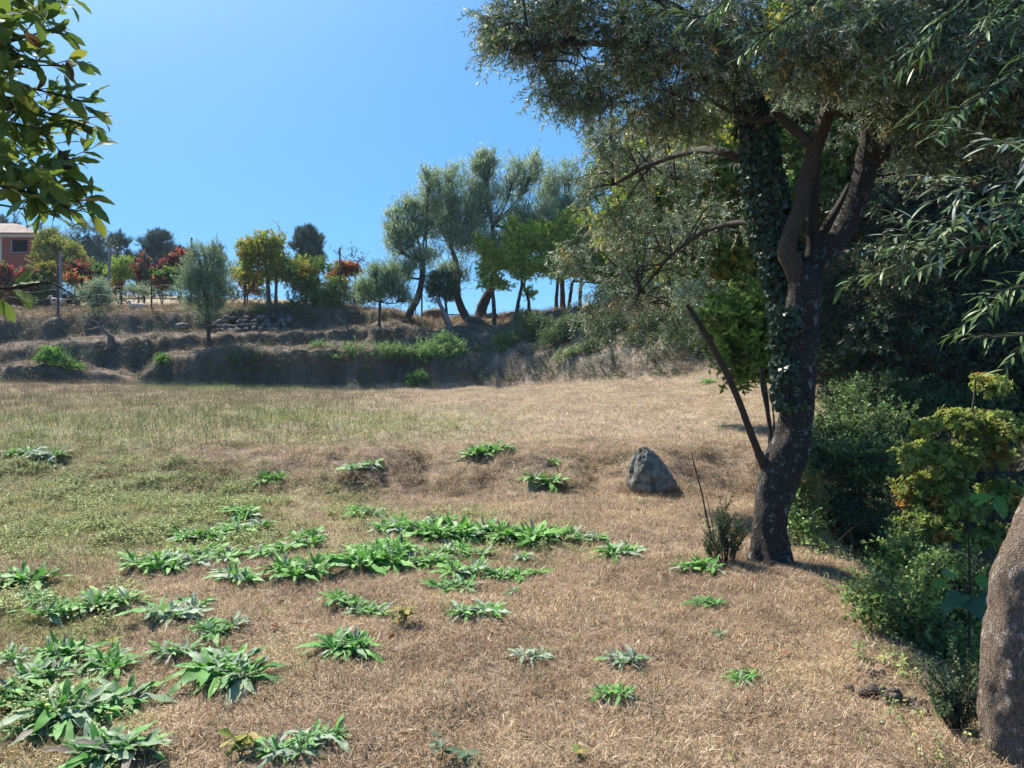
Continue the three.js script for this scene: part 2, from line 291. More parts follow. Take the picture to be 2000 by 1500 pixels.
// ---------------------------------------------------------------- kinds of foliage (twigs that are repeated)
seed(77);
const OLIVE = [C(0.12, 0.175, 0.06), C(0.1, 0.145, 0.055), C(0.28, 0.31, 0.23), C(0.15, 0.21, 0.07), C(0.36, 0.38, 0.31)];
const KIND = {
  olive: { mat: leafMat('olive leaf', { t: 0.42, coat: 0.45 }), geos: [0, 1, 2].map(() => sprig({ n: 26, len: 0.24, leaf: 0.056, width: 0.0115, spread: 0.85, sag: 0.5, colors: OLIVE, seg: 2, stem: C(0.13, 0.11, 0.08), jitter: 0.5 })) },
  oliveFar: { mat: leafMat('far olive leaf', { t: 0.5, coat: 0.3 }), geos: [0, 1, 2].map(() => sprig({ n: 18, len: 0.36, leaf: 0.092, width: 0.021, spread: 0.75, sag: 0.4, colors: OLIVE, seg: 2, jitter: 0.5, thick: 0.003 })) },
  oak: { mat: leafMat('yellowing oak leaf', { t: 0.55 }), geos: [0, 1, 2].map(() => sprig({ n: 14, len: 0.26, leaf: 0.085, width: 0.048, spread: 1.0, sag: 0.4, pairs: false, colors: [C(0.21, 0.27, 0.04), C(0.28, 0.29, 0.04), C(0.38, 0.31, 0.045), C(0.14, 0.22, 0.04), C(0.19, 0.27, 0.05)], jitter: 0.8, fold: 0.3 })) },
  vine: { mat: leafMat('vine leaf', { t: 0.5 }), geos: [0, 1].map(() => sprig({ n: 14, len: 0.34, leaf: 0.11, width: 0.1, spread: 1.1, sag: 0.5, pairs: false, colors: [C(0.2, 0.2, 0.2), C(0.26, 0.26, 0.26), C(0.15, 0.15, 0.15)], jitter: 0.9, fold: 0.3 })) },
  leafy: { mat: leafMat('green leaf', { t: 0.5 }), geos: [0, 1, 2].map(() => sprig({ n: 12, len: 0.24, leaf: 0.085, width: 0.045, spread: 1.0, sag: 0.5, pairs: false, colors: [C(0.1, 0.2, 0.03), C(0.13, 0.24, 0.04), C(0.08, 0.16, 0.03)], jitter: 0.6, bend: 0.5 })) },
  dark: { mat: leafMat('dark evergreen leaf', { t: 0.35, coat: 0.4 }), geos: [0, 1, 2].map(() => sprig({ n: 16, len: 0.3, leaf: 0.08, width: 0.03, spread: 0.95, sag: 0.5, pairs: false, colors: [C(0.045, 0.07, 0.03), C(0.06, 0.085, 0.035), C(0.035, 0.06, 0.025), C(0.1, 0.1, 0.04)], jitter: 0.7 })) },
  bramble: { mat: leafMat('bramble leaf', { t: 0.5, coat: 0.35 }), geos: [0, 1, 2].map(() => sprig({ n: 15, len: 0.26, leaf: 0.055, width: 0.03, spread: 1.1, sag: 0.9, pairs: false, colors: [C(0.085, 0.15, 0.04), C(0.11, 0.18, 0.055), C(0.07, 0.125, 0.04), C(0.15, 0.18, 0.05)], jitter: 0.8, stem: C(0.12, 0.06, 0.04) })) },
  pine: { mat: leafMat('pine needle', { t: 0.15 }), geos: [0, 1].map(() => sprig({ n: 34, len: 0.6, leaf: 0.26, width: 0.03, spread: 0.75, sag: 0.2, pairs: false, colors: [C(0.075, 0.11, 0.065), C(0.09, 0.13, 0.08), C(0.06, 0.095, 0.055)], jitter: 0.6, thick: 0.02, fold: 0.1 })) },
};
// leaves of one crown: lobes [cx, cy, rx, ry, distance, density] in photo columns and rows at a distance
function crown(root, kind, lobes, d0, dens, { droop = 0, up = 0.4, out = 0.8, size = 1, color = () => C(1, 1, 1), gap = 0.0, gapScale = 1.2, name = 'crown', deep = 1, shell = 0.5, minD = 0, clumps = 9, tall = 1, wide = 1 } = {}) {
  const K = KIND[kind], lists = K.geos.map(() => []), o = V(), dir = V();
  for (const [cx, cy, rx, ry, dd = d0, k = 1] of lobes) {
    const c = at(cx, cy, dd), ax = rx / F * dd, ay = ry / F * dd, az = Math.max(ax, ay * 0.7) * deep, n = Math.round(dens * k * rx * ry / 100);
    const m = clumps, sub = Array.from({ length: m }, () => { const q = rdir().multiplyScalar(0.8 * Math.pow(R(), 0.45)); return [q, RR(0.3, 0.6)]; });
    for (let i = 0; i < n; i++) {
      const u = rdir(), r = R() < 0.07 ? RR(1, 1.5) : Math.pow(R(), shell), w = sub[i % m], sz = w[1] * r;
      o.set(c.x + (w[0].x + u.x * sz) * ax * wide, c.y + (w[0].y + u.y * sz * tall) * ay, c.z + (w[0].z + u.z * sz) * az);
      u.multiplyScalar(0.7).addScaledVector(w[0], 0.5);
      if (gap > -1 && n3(o.x * gapScale, o.y * gapScale, o.z * gapScale) < gap - 0.9) continue;
      if (-o.z < minD || o.y < H(o.x, o.z) + 0.02) continue;
      dir.copy(u).multiplyScalar(out).addScaledVector(rdir(), 0.6); dir.y += up - droop; dir.normalize();
      const e = { p: o.clone(), dir: dir.clone(), s: size * RR(0.7, 1.25), c: color(o, u) };
      if (e.c) lists[i % lists.length].push(e);
    }
  }
  lists.forEach((l, i) => l.length && instances(root, name, K.geos[i], K.mat, l));
}
// limbs from a trunk towards each lobe, with side twigs
function branches(root, from, lobes, d0, r0, mat, { twigs = 5, name = 'branches', r1 = 0.012, inner = 0.75 } = {}) {
  const gs = [];
  for (const [cx, cy, rx, ry, dd = d0] of lobes) {
    const e = at(cx, cy, dd), f = from.reduce((a, b) => (b.distanceTo(e) < a.distanceTo(e) ? b : a)), m = f.clone().lerp(e, 0.5); m.y -= 0.12 * f.distanceTo(e); m.add(rdir().multiplyScalar(0.08 * f.distanceTo(e)));
    gs.push(limb([f, m, e], [r0, r0 * 0.6, r1], { sides: 6, step: 0.25, rough: 0.12 }));
    for (let i = 0; i < twigs; i++) {
      const s = m.clone().lerp(e, RR(0.1, 1)), u = rdir(), q = V(e.x + u.x * rx / F * dd * inner, e.y + u.y * ry / F * dd * inner, e.z + u.z * rx / F * dd * inner), h = s.clone().lerp(q, 0.5).add(rdir().multiplyScalar(0.1 * s.distanceTo(q)));
      gs.push(limb([s, h, q], [r1 * 1.2, r1 * 0.8, r1 * 0.35], { sides: 4, step: 0.3, rough: 0.05 }));
    }
  }
  const m = part(root, name, mergeGeometries(gs), mat); m.userData.kind = 'stuff'; return m;
}
const tint = (r0, r1, g0, g1, b0, b1) => () => { const t = R(); return C(lerp(r0, r1, t), lerp(g0, g1, t), lerp(b0, b1, t)).multiplyScalar(RR(0.8, 1.2)); };
// trunk: [px, py, half width in px]
function tree(name, label, category, { d, trunk, lobes, kind, dens, bark = darkBark, limbR, crownOpt = {}, branchOpt = {}, group, trunks, tops = 2, ground = true }) {
  const all = trunks || [trunk], base = at(all[0][0][0], all[0][0][1], d); if (ground) base.y = H(base.x, base.z) - 0.06;
  const root = thing(name, label, category, base, group), tips = [];
  for (const t of all) {
    const pts = t.map((q) => at(q[0], q[1], q[3] || d)), rs = t.map((q) => q[2] / F * (q[3] || d));
    if (ground) { pts[0].y = Math.min(pts[0].y, H(pts[0].x, pts[0].z) - 0.06); }
    part(root, 'trunk', limb(pts, rs, { sides: 9, step: 0.15, rough: 0.1, flare: 0.25, lump: 0.1 }), bark); tips.push(...pts.slice(-tops));
  }
  const r = limbR ?? all[0][all[0].length - 1][2] / F * d * 0.6;
  branches(root, tips, lobes, d, r, bark, branchOpt);
  crown(root, kind, lobes, d, dens, crownOpt);
  return root;
}

// ---------------------------------------------------------------- far background: woods, house, vineyard
seed(101);
const pineTint = () => C(0.9, 1, 1).multiplyScalar(RR(0.75, 1.25));
function pine(px, top, base, half, d, label, group, n) {
  const lobes = [], h = base - top;
  for (let i = 0; i < n; i++) { const t = R(), w = half * (0.25 + 0.75 * Math.sin(Math.PI * clamp(0.12 + t * 0.8, 0, 1))); lobes.push([px + RR(-1, 1) * w * 0.8, top + h * (0.06 + t * 0.72), half * RR(0.22, 0.36), h * RR(0.06, 0.1) + half * 0.08, d + RR(-2, 2)]); }
  lobes.push([px, top + h * 0.08, half * 0.2, h * 0.1, d]);
  return tree('pine_tree', label, 'pine tree', { d, trunk: [[px, base, half * 0.09], [px + 1, lerp(base, top, 0.5), half * 0.06], [px, top + h * 0.1, half * 0.025]], lobes, kind: 'pine', dens: 60, ground: false, limbR: 0.1, branchOpt: { twigs: 0, r1: 0.04 }, crownOpt: { color: pineTint, up: 0.9, out: 0.5, size: d / 85, gap: -2, shell: 0.45, clumps: 4 }, group, tops: 2 });
}
pine(236, 456, 600, 30, 92, 'dark pine rising behind the leaning grey post, left of the widest pine', 'pines beyond the vineyard', 20);
pine(300, 458, 600, 46, 96, 'widest dark pine on the skyline left of the tall black post', 'pines beyond the vineyard', 34);
pine(352, 488, 600, 26, 90, 'low dark pine beside the tall black post', 'pines beyond the vineyard', 14);
pine(428, 484, 600, 26, 88, 'low dark pine whose top shows behind the silvery young olive', 'pines beyond the vineyard', 14);
pine(598, 447, 604, 38, 74, 'dense dark pine standing behind the yellowing walnut tree', 'pines beyond the vineyard', 36);
pine(8, 424, 600, 14, 98, 'small pine top just over the roof of the brick house', 'pines beyond the vineyard', 8);
pine(32, 430, 600, 14, 100, 'small pine top right of the first above the house roof', 'pines beyond the vineyard', 8);
tree('eucalyptus_tree', 'tall rounded blue-green tree behind the house, highest of the far woods', 'tree', { d: 84, trunk: [[172, 600, 4], [172, 520, 3], [172, 460, 2]], lobes: [[172, 450, 26, 18], [160, 475, 32, 24], [190, 485, 34, 28], [150, 500, 34, 30], [190, 520, 40, 30], [205, 500, 18, 24], [120, 470, 30, 22], [165, 540, 50, 30]], kind: 'dark', dens: 26, ground: false, limbR: 0.12, branchOpt: { twigs: 2, r1: 0.04 }, crownOpt: { size: 2.6, color: () => C(1.3, 1.45, 1.5).multiplyScalar(RR(0.7, 1.3)), gap: 0.3, gapScale: 0.5 } });
tree('broadleaf_tree', 'bushy yellow-green tree standing right in front of the brick house corner', 'tree', { d: 52, trunk: [[110, 605, 4], [112, 540, 3], [108, 500, 2]], lobes: [[105, 480, 34, 24], [85, 500, 24, 30], [125, 495, 34, 26], [110, 520, 48, 24], [140, 510, 26, 16], [95, 458, 20, 12]], kind: 'oak', dens: 80, crownOpt: { size: 1.2, gap: 0.2 }, branchOpt: { twigs: 3 } });
for (const [px, py, rx, ry, d, label] of [[40, 590, 70, 22, 50, 'dark green hedge at the foot of the red vines, far left'], [150, 585, 75, 20, 52, 'dark green hedge behind the spotted goat'], [250, 570, 70, 20, 58, 'dark hedge below the yellow-green sapling in the vineyard'], [480, 578, 50, 16, 60, 'dark hedge seen through the walnut trunks'], [690, 580, 60, 26, 56, 'dark hedge behind the rusty vine and thin post'], [370, 560, 60, 30, 64, 'dark hedge behind the silvery young olive']]) {
  const r = thing('hedge', label, 'hedge', gndAt(px, d)); branches(r, [r.position.clone()], [[px - rx / 2, py, rx / 2, ry, d], [px + rx / 2, py, rx / 2, ry, d]], d, 0.05, darkBark);
  crown(r, 'dark', [[px - rx / 2, py, rx * 0.6, ry, d], [px + rx / 2, py, rx * 0.6, ry, d]], d, 40, { size: 1.5, color: () => C(1, 1.1, 1).multiplyScalar(RR(0.6, 1.5)) });
}
{ // unfinished brick house
  const d = 62, x1 = at(66, 0, d).x, x0 = x1 - 9.5, yb = 1.6 + (700 - 604) / F * d, yw = 1.6 + (700 - 524) / F * d, ye = 1.6 + (700 - 464) / F * d, z = -d;
  const root = thing('brick_house', 'unfinished red brick house with tiled roof and empty window at the far left', 'house', V((x0 + x1) / 2, yb, z - 2));
  const brickTex = noiseTex(256, (u, v) => { const row = Math.floor(v * 8), f = v * 8 % 1, q = (u * 4 + (row % 2) * 0.5) % 1, j = f < 0.12 || q < 0.04; const k = 0.85 + 0.3 * n2(Math.floor(u * 4 + (row % 2) * 0.5), row) * 0.5; return j ? [0.2, 0.12, 0.09] : [0.26 * k, 0.06 * k, 0.035 * k]; });
  const brick = new THREE.MeshStandardMaterial({ name: 'hollow brick', map: brickTex, roughness: 0.95 }), plaster = new THREE.MeshStandardMaterial({ name: 'grey render', roughness: 1, map: soilTex }), conc = new THREE.MeshStandardMaterial({ name: 'pale concrete', roughness: 1, map: soilTex }), dark = new THREE.MeshStandardMaterial({ name: 'dim room', color: 0x14161a, roughness: 1 });
  plaster.color.setRGB(0.3, 0.3, 0.31); conc.color.setRGB(0.75, 0.66, 0.54);
  const box = (a, b, c, e, f, g) => { const q = new THREE.BoxGeometry(b - a, e - c, g - f); const u = q.attributes.uv, p = q.attributes.position; for (let i = 0; i < u.count; i++) u.setXY(i, (p.getX(i) + p.getZ(i)) / 1.3, p.getY(i) / 1.6); q.translate((a + b) / 2, (c + e) / 2, (f + g) / 2); return q; };
  const wx0 = at(24, 0, d).x, wx1 = at(53, 0, d).x, wy0 = 1.6 + (700 - 492) / F * d, wy1 = 1.6 + (700 - 468) / F * d;
  part(root, 'lower_wall', box(x0, x1, yb - 1, yw, z - 3.5, z), plaster);
  part(root, 'brick_wall', mergeGeometries([box(x0 + 0.1, wx0, yw, ye, z - 0.25, z - 0.03), box(wx1, x1 - 0.02, yw, ye, z - 0.25, z - 0.03), box(wx0, wx1, yw, wy0, z - 0.25, z - 0.03), box(wx0, wx1, wy1, ye, z - 0.25, z - 0.03), box(x1 - 0.27, x1 - 0.03, yw, ye, z - 3.5, z - 0.25), box(x0 + 0.1, x0 + 0.3, yw, ye, z - 3.5, z - 0.25), box(x0, x1 - 0.03, yw, ye, z - 3.7, z - 3.5)]), brick);
  part(root, 'column', box(at(-2, 0, d).x, at(3.5, 0, d).x, yw, ye, z - 0.03, z + 0.02), conc);
  const w = part(root, 'window', mergeGeometries([box(wx0 - 0.12, wx0, wy0, wy1, z - 0.2, z + 0.03), box(wx0 - 0.12, wx1, wy0 - 0.09, wy0, z - 0.2, z + 0.05)]), plaster);
  part(root, 'dark_room', box(wx0 - 0.5, wx1 + 0.5, wy0 - 0.4, wy1 + 0.2, z - 3, z - 2.9), dark);
  part(root, 'eave_beam', box(x0 - 0.2, x1 + 0.35, ye, ye + 0.3, z - 3.9, z + 0.3), conc);
  const G = new Geo(), yr = ye + 0.3, nX = 140; let prev;
  for (let i = 0; i <= nX; i++) { const x = lerp(x0 - 0.5, x1 + 0.6, i / nX), rip = 0.05 * Math.abs(Math.sin(i * 1.57)), row = []; for (let j = 0; j <= 10; j++) { const t = j / 10, hip = sstep(x, x1 + 0.6, x1 - 3); row.push(G.v(V(x, yr + 1.15 * (1 - Math.abs(t - 0.5) * 2) * Math.max(hip, 0.02) + rip + 0.03 * (j % 2), z + 0.6 - t * 4.8), C(0.24, 0.18, 0.155).multiplyScalar(RR(0.7, 1.25)))); } if (prev) for (let j = 0; j < 10; j++) G.i.push(prev[j], row[j], prev[j + 1], prev[j + 1], row[j], row[j + 1]); prev = row; }
  part(root, 'tiled_roof', G.build(), new THREE.MeshStandardMaterial({ name: 'clay tile', vertexColors: true, roughness: 0.9, side: THREE.DoubleSide }));
  const cp = at(79, 454, d + 3), ch = new THREE.CylinderGeometry(0.13, 0.13, 1.5, 12); ch.translate(cp.x, cp.y, cp.z); const cap = new THREE.CylinderGeometry(0.22, 0.2, 0.1, 12); cap.translate(cp.x, cp.y + 0.8, cp.z);
  part(root, 'flue_pipe', mergeGeometries([ch, cap]), new THREE.MeshStandardMaterial({ name: 'galvanised pipe', color: 0x7d97a5, roughness: 0.5, metalness: 0.6 }));
}
// vines
seed(131);
const mixg = (f) => () => (R() < 0.28 ? C(0.7, 1.05, 0.25).multiplyScalar(RR(0.6, 1.3)) : R() < 0.15 ? C(0.9, 0.5, 0.3) : f()), RED = mixg(tint(2.1, 1.5, 0.42, 0.2, 0.32, 0.2)), ORANGE = mixg(tint(2.2, 2.0, 1.05, 0.5, 0.25, 0.2)), VGREEN = tint(0.45, 0.8, 0.95, 1.15, 0.18, 0.2), VYELLOW = tint(1.0, 1.5, 1.2, 1.1, 0.15, 0.18);
for (const [label, d, base, lobes, col, size = 1] of [
  ['deep red grapevine at the left edge in front of the house', 43, [20, 605], [[18, 538, 26, 16], [42, 552, 20, 14], [30, 565, 16, 14], [4, 530, 14, 12], [62, 530, 9, 10]], RED],
  ['orange lower vine leaves under the red vine at the left edge', 42.4, [8, 608], [[10, 575, 20, 16], [28, 578, 12, 12]], ORANGE],
  ['bright green round vine right of the deep red one', 43.5, [72, 605], [[62, 556, 26, 16], [80, 566, 16, 14], [52, 565, 14, 12]], VGREEN],
  ['yellow-green vine along the wire below the house corner', 44.5, [88, 603], [[80, 528, 22, 8], [100, 527, 16, 8], [66, 536, 14, 8], [92, 540, 26, 9]], VYELLOW],
  ['scarlet vine on the wire right of the nearest left post', 45, [150, 600], [[135, 516, 10, 5], [160, 524, 15, 11], [148, 535, 16, 8], [118, 540, 8, 7]], RED],
  ['orange-red vine patch low beside the silver shrub', 43, [150, 604], [[155, 555, 17, 9], [140, 546, 9, 7], [165, 562, 8, 8]], ORANGE],
  ['fresh green vine in the row between the two silvery shrubs', 46, [185, 602], [[185, 527, 16, 8], [200, 533, 16, 8], [180, 540, 14, 8], [135, 530, 14, 10]], VGREEN],
  ['crimson vine hanging on the post left of the green pergola', 46, [283, 598], [[272, 530, 10, 11], [283, 512, 7, 12], [281, 540, 7, 9]], RED],
  ['long green vine trained flat over the pergola wire', 45.5, [318, 600], [[298, 535, 16, 5], [320, 540, 18, 8], [340, 540, 16, 12], [312, 548, 12, 10], [345, 530, 12, 8]], VGREEN],
  ['crimson vine climbing behind the silvery young olive', 46.5, [352, 600], [[335, 515, 16, 12], [350, 502, 13, 10], [330, 527, 12, 8], [362, 498, 12, 6]], RED],
  ['little orange vine spray under the green pergola vine', 45, [316, 602], [[314, 548, 6, 8], [320, 556, 7, 5]], ORANGE],
  ['small orange vine stem low behind the two young olives', 44, [235, 602], [[233, 561, 5, 9], [226, 568, 5, 4]], ORANGE],
  ['orange vine leaves hanging between the walnut trunks', 41.7, [482, 600], [[480, 550, 16, 10], [500, 545, 14, 10], [465, 530, 10, 8], [492, 562, 8, 8]], ORANGE],
  ['rusty orange vine beside the tall thin post right of the bush', 41.5, [668, 600], [[675, 524, 20, 11], [660, 537, 16, 9], [692, 528, 12, 8]], ORANGE],
]) {
  const r = thing('grapevine', label, 'grapevine', V().copy(gndAt(base[0], d)).add(V(0, -0.05, 0)));
  const f = r.position.clone(), top = at(lobes[0][0], lobes[0][1] + lobes[0][3] * 0.5, d);
  part(r, 'stem', limb([f, f.clone().lerp(top, 0.5).add(V(0.08, 0, 0)), top], [0.04, 0.03, 0.02], { sides: 5, step: 0.2 }), twigBark);
  branches(r, [top], lobes, d, 0.018, twigBark, { twigs: 3, r1: 0.01, name: 'canes' });
  crown(r, 'vine', lobes, d, 75, { color: col, size, gap: 0.25, gapScale: 2, up: 0.0 });
}
// posts and fence stakes: [px, y top, y base, half width, d, label, dx top]
const slate = new THREE.MeshStandardMaterial({ name: 'weathered post', roughness: 1, map: barkTex }); slate.color.setRGB(0.1, 0.095, 0.095);
const granite = new THREE.MeshStandardMaterial({ name: 'grey granite post', roughness: 1, map: soilTex }); granite.color.setRGB(0.3, 0.3, 0.31);
for (const [px, y0, y1, w, d, label, dx = 0, m = slate] of [
  [113, 518, 628, 2.3, 38.6, 'dark wooden fence post in front of the spotted goat'], [119, 492, 606, 2.6, 41.5, 'grey stone vine post right behind the dark fence post', -1, granite],
  [209, 486, 600, 2.6, 43, 'leaning grey stone vine post behind the silver shrub', 6, granite], [282, 497, 600, 2, 45, 'dark vine post wrapped in crimson leaves', 0],
  [296, 540, 610, 1.7, 39.2, 'thin dark fence post right of the lying goat'], [372, 465, 600, 2.2, 47, 'tall black post standing up against the sky', 2],
  [478, 538, 604, 2.1, 39.4, 'dark fence post left of the walnut trunk'], [483, 540, 600, 1.6, 42, 'slim post just behind the fence post at the walnut'],
  [665, 484, 602, 1.6, 39.2, 'tall thin post by the rusty vine right of the bush', -1.5], [824, 572, 636, 1.8, 40.6, 'upright stake left of the railing under the olives'],
  [812, 588, 632, 1, 40.2, 'short thin stake beside the leaning olive trunk'],
]) {
  const b = gndAt(px, d), t = at(px + dx, y0, d), r = thing('vine_post', label, 'post', b), rr = w / F * d; b.y -= 0.2;
  part(r, 'shaft', limb([b, b.clone().lerp(t, 0.5), t], [rr, rr, rr * 0.92], { sides: 7, step: 0.25, rough: 0.06 }), m);
  const cap = new THREE.SphereGeometry(rr * 0.93, 7, 4); cap.scale(1, 0.3, 1); cap.translate(t.x, t.y, t.z); part(r, 'post_top', cap, m);
}
{ // fence wires
  const r = thing('wire_fence', 'thin wire fence strung along the top terrace past the goats', 'fence', gndAt(200, 38.9)), wm = new THREE.MeshStandardMaterial({ name: 'rusty wire', color: 0x55504c, roughness: 0.6, metalness: 0.7 });
  for (const hgt of [0.5, 0.95, 1.4]) { const pts = []; for (let px = -60; px <= 480; px += 20) { const q = gndAt(px, 38.8); q.y += hgt + RN() * 0.02; pts.push(q); } part(r, 'wire', new THREE.TubeGeometry(new THREE.CatmullRomCurve3(pts), 80, 0.006, 4), wm); }
}
// goats
function goat(px, py, d, face, label, lying, patch) {
  const o = gndAt(px, d), r = thing('goat', label, 'goat', o), N = 44, S = 1.5, mc = new MarchingCubes(N, new THREE.MeshStandardMaterial(), false, false, 60000); mc.isolation = 0;
  const hgt = lying ? 0.26 : 0.52, J = [], cap = (a, b, ra, rb) => J.push([V(...a), V(...b), ra, rb]);
  cap([-0.26, hgt, 0], [0.28, hgt + 0.02, 0], 0.14, 0.155); cap([0.28, hgt + 0.04, 0], [0.44, hgt + 0.22, 0], 0.09, 0.06); cap([0.44, hgt + 0.25, 0], [0.6, hgt + 0.16, 0], 0.065, 0.035);
  for (const s of [-1, 1]) { cap([0.43, hgt + 0.29, s * 0.05], [0.37, hgt + 0.27, s * 0.14], 0.022, 0.012); if (!lying) { cap([0.24, hgt - 0.05, s * 0.08], [0.25, 0.27, s * 0.08], 0.06, 0.032); cap([0.25, 0.27, s * 0.08], [0.24, 0.03, s * 0.08], 0.028, 0.026); cap([-0.24, hgt - 0.02, s * 0.08], [-0.2, 0.34, s * 0.09], 0.085, 0.045); cap([-0.2, 0.34, s * 0.09], [-0.29, 0.22, s * 0.09], 0.04, 0.028); cap([-0.29, 0.22, s * 0.09], [-0.27, 0.03, s * 0.09], 0.027, 0.025); } else { cap([0.26, 0.12, s * 0.1], [0.42, 0.05, s * 0.1], 0.05, 0.03); cap([-0.22, 0.14, s * 0.13], [-0.02, 0.06, s * 0.16], 0.08, 0.04); } }
  cap([-0.4, hgt + 0.08, 0], [-0.47, hgt + 0.02, 0], 0.035, 0.018);
  const q = V(), ab = V();
  const dist = (p) => { let m = 9; for (const [a, b, ra, rb] of J) { ab.subVectors(b, a); const t = clamp(q.subVectors(p, a).dot(ab) / ab.lengthSq(), 0, 1), e = q.copy(a).addScaledVector(ab, t).distanceTo(p) - lerp(ra, rb, t), k = 0.035, hh = clamp(0.5 + 0.5 * (m - e) / k, 0, 1); m = lerp(m, e, hh) - k * hh * (1 - hh); } return m; };
  const p = V(); for (let z = 0; z < N; z++) for (let y = 0; y < N; y++) for (let x = 0; x < N; x++) { p.set((x / N * 2 - 1) * S / 2, (y / N * 2 - 1) * S / 2 + 0.5, (z / N * 2 - 1) * S / 2); mc.field[x + y * N + z * N * N] = -dist(p); }
  mc.update();
  const cnt = mc.count, P = mc.positionArray.slice(0, cnt * 3), Nn = mc.normalArray.slice(0, cnt * 3), K = new Float32Array(cnt * 3);
  for (let i = 0; i < cnt; i++) { const x = P[i * 3] * S / 2, y = P[i * 3 + 1] * S / 2 + 0.5, z = P[i * 3 + 2] * S / 2; P.set([x, y, z], i * 3); const b = patch && n3(x * 4 + 3, y * 4, z * 3) > 0.25; K.set(b ? [0.06, 0.04, 0.035] : [0.46, 0.37, 0.31], i * 3); }
  const g = new THREE.BufferGeometry(); g.setAttribute('position', new THREE.BufferAttribute(P, 3)); g.setAttribute('normal', new THREE.BufferAttribute(Nn, 3)); g.setAttribute('color', new THREE.BufferAttribute(K, 3));
  const m = shade(new THREE.Mesh(g, new THREE.MeshStandardMaterial({ name: 'goat coat', vertexColors: true, roughness: 0.95 }))); m.name = 'body'; m.rotation.y = face; m.scale.setScalar(1.05); r.add(m);
}
goat(114, 606, 41, Math.PI * 0.97, 'white goat with dark patches standing behind the dark fence post', false, true);
goat(270, 603, 40.4, Math.PI * 1.05, 'pale cream goat lying in the dry grass left of the thin post', true, false);

// ---------------------------------------------------------------- trees on the terraces
seed(211);
const silver = () => C(1.75, 1.8, 1.75).multiplyScalar(RR(0.4, 1.6));
const FAR = { crownOpt: { color: silver, up: 0.8, out: 0.6, size: 1.0, gap: 0.62, gapScale: 1.7, shell: 0.7, tall: 1.15, clumps: 14, wide: 1.25 }, kind: 'oliveFar', dens: 100, branchOpt: { twigs: 10, r1: 0.038 } };
tree('olive_tree', 'olive with a trunk leaning right, leftmost of the tall ridge olives', 'olive tree', { ...FAR, d: 38.8, trunk: [[783, 655, 8], [800, 612, 7.5], [817, 578, 6.5], [824, 545, 6], [826, 515, 5]], lobes: [[778, 428, 25, 34], [800, 465, 45, 42], [770, 480, 20, 32], [828, 418, 38, 48], [822, 505, 38, 28], [838, 370, 20, 38], [790, 535, 28, 22], [795, 400, 18, 16], [760, 455, 10, 18]] });
tree('olive_tree', 'olive with a trunk bending left up from the railing, spiky left crown', 'olive tree', { ...FAR, d: 40, trunk: [[922, 640, 8], [906, 612, 8], [894, 580, 7], [893, 525, 5.5], [880, 478, 4]], lobes: [[884, 380, 32, 56], [858, 430, 34, 52], [900, 468, 45, 52], [878, 540, 34, 28], [915, 418, 34, 58], [850, 350, 11, 26], [878, 352, 12, 24]] });
tree('olive_tree', 'tallest ridge olive with a trunk bending right from the railing', 'olive tree', { ...FAR, d: 40.6, trunk: [[935, 642, 11], [942, 600, 10.5], [960, 560, 8], [966, 510, 5], [962, 440, 4]], lobes: [[945, 335, 26, 40], [938, 312, 14, 14], [955, 308, 14, 16], [950, 400, 40, 52], [1000, 360, 26, 52], [1000, 440, 40, 48], [1042, 340, 16, 42], [1046, 318, 7, 18], [1040, 420, 35, 58], [960, 480, 40, 38], [1060, 450, 30, 38]] });
tree('olive_tree', 'ridge olive half hidden behind the near canopy, right of the tallest', 'olive tree', { ...FAR, d: 42, trunk: [[1100, 612, 6], [1098, 560, 5], [1095, 500, 4]], lobes: [[1080, 368, 24, 46], [1112, 350, 18, 36], [1090, 430, 38, 56], [1132, 420, 30, 56], [1150, 380, 22, 40]] });
const yellowish = () => { const t = R(); return C(lerp(1.15, 1.8, t * t), lerp(1.5, 1.6, t), 1.0).multiplyScalar(RR(0.85, 1.35)); };
const OAKF = { kind: 'oak', dens: 58, branchOpt: { twigs: 4, r1: 0.02 }, crownOpt: { color: yellowish, size: 1.15, gap: 0.35, gapScale: 1.9, wide: 1.2, clumps: 11 } };
tree('oak_tree', 'slim yellow-green oak in front of the tallest olive', 'oak tree', { ...OAKF, d: 38.6, trunk: [[966, 630, 4.5], [964, 590, 4], [960, 545, 3]], lobes: [[958, 520, 26, 32], [975, 555, 26, 12], [945, 488, 14, 20], [938, 470, 7, 12], [945, 550, 12, 14]] });
tree('oak_tree', 'yellow-green oak with crooked trunk, centre of the ridge oaks', 'oak tree', { ...OAKF, d: 38.4, trunk: [[1006, 628, 4], [1012, 592, 3.5], [1019, 558, 3], [1018, 530, 2]], lobes: [[1010, 498, 38, 42], [1030, 470, 32, 28], [1040, 530, 36, 22], [1000, 440, 14, 16], [985, 520, 20, 20]] });
tree('oak_tree', 'yellowing oak with a small low leaf tuft on its thin trunk', 'oak tree', { ...OAKF, d: 39, trunk: [[1034, 618, 3.5], [1032, 585, 3], [1024, 556, 2.4], [1040, 520, 2]], lobes: [[1075, 490, 42, 42], [1060, 448, 28, 18], [1090, 530, 42, 20], [1110, 450, 30, 34], [1031, 574, 13, 9]] });
tree('oak_tree', 'yellow-green oak at the left end of the dark right trunks on the ridge', 'oak tree', { ...OAKF, d: 40, trunk: [[1086, 614, 4], [1087, 580, 3.6], [1090, 540, 3]], lobes: [[1120, 520, 28, 28], [1140, 470, 38, 46], [1110, 480, 22, 34], [1100, 530, 22, 18], [1130, 430, 26, 24]] });
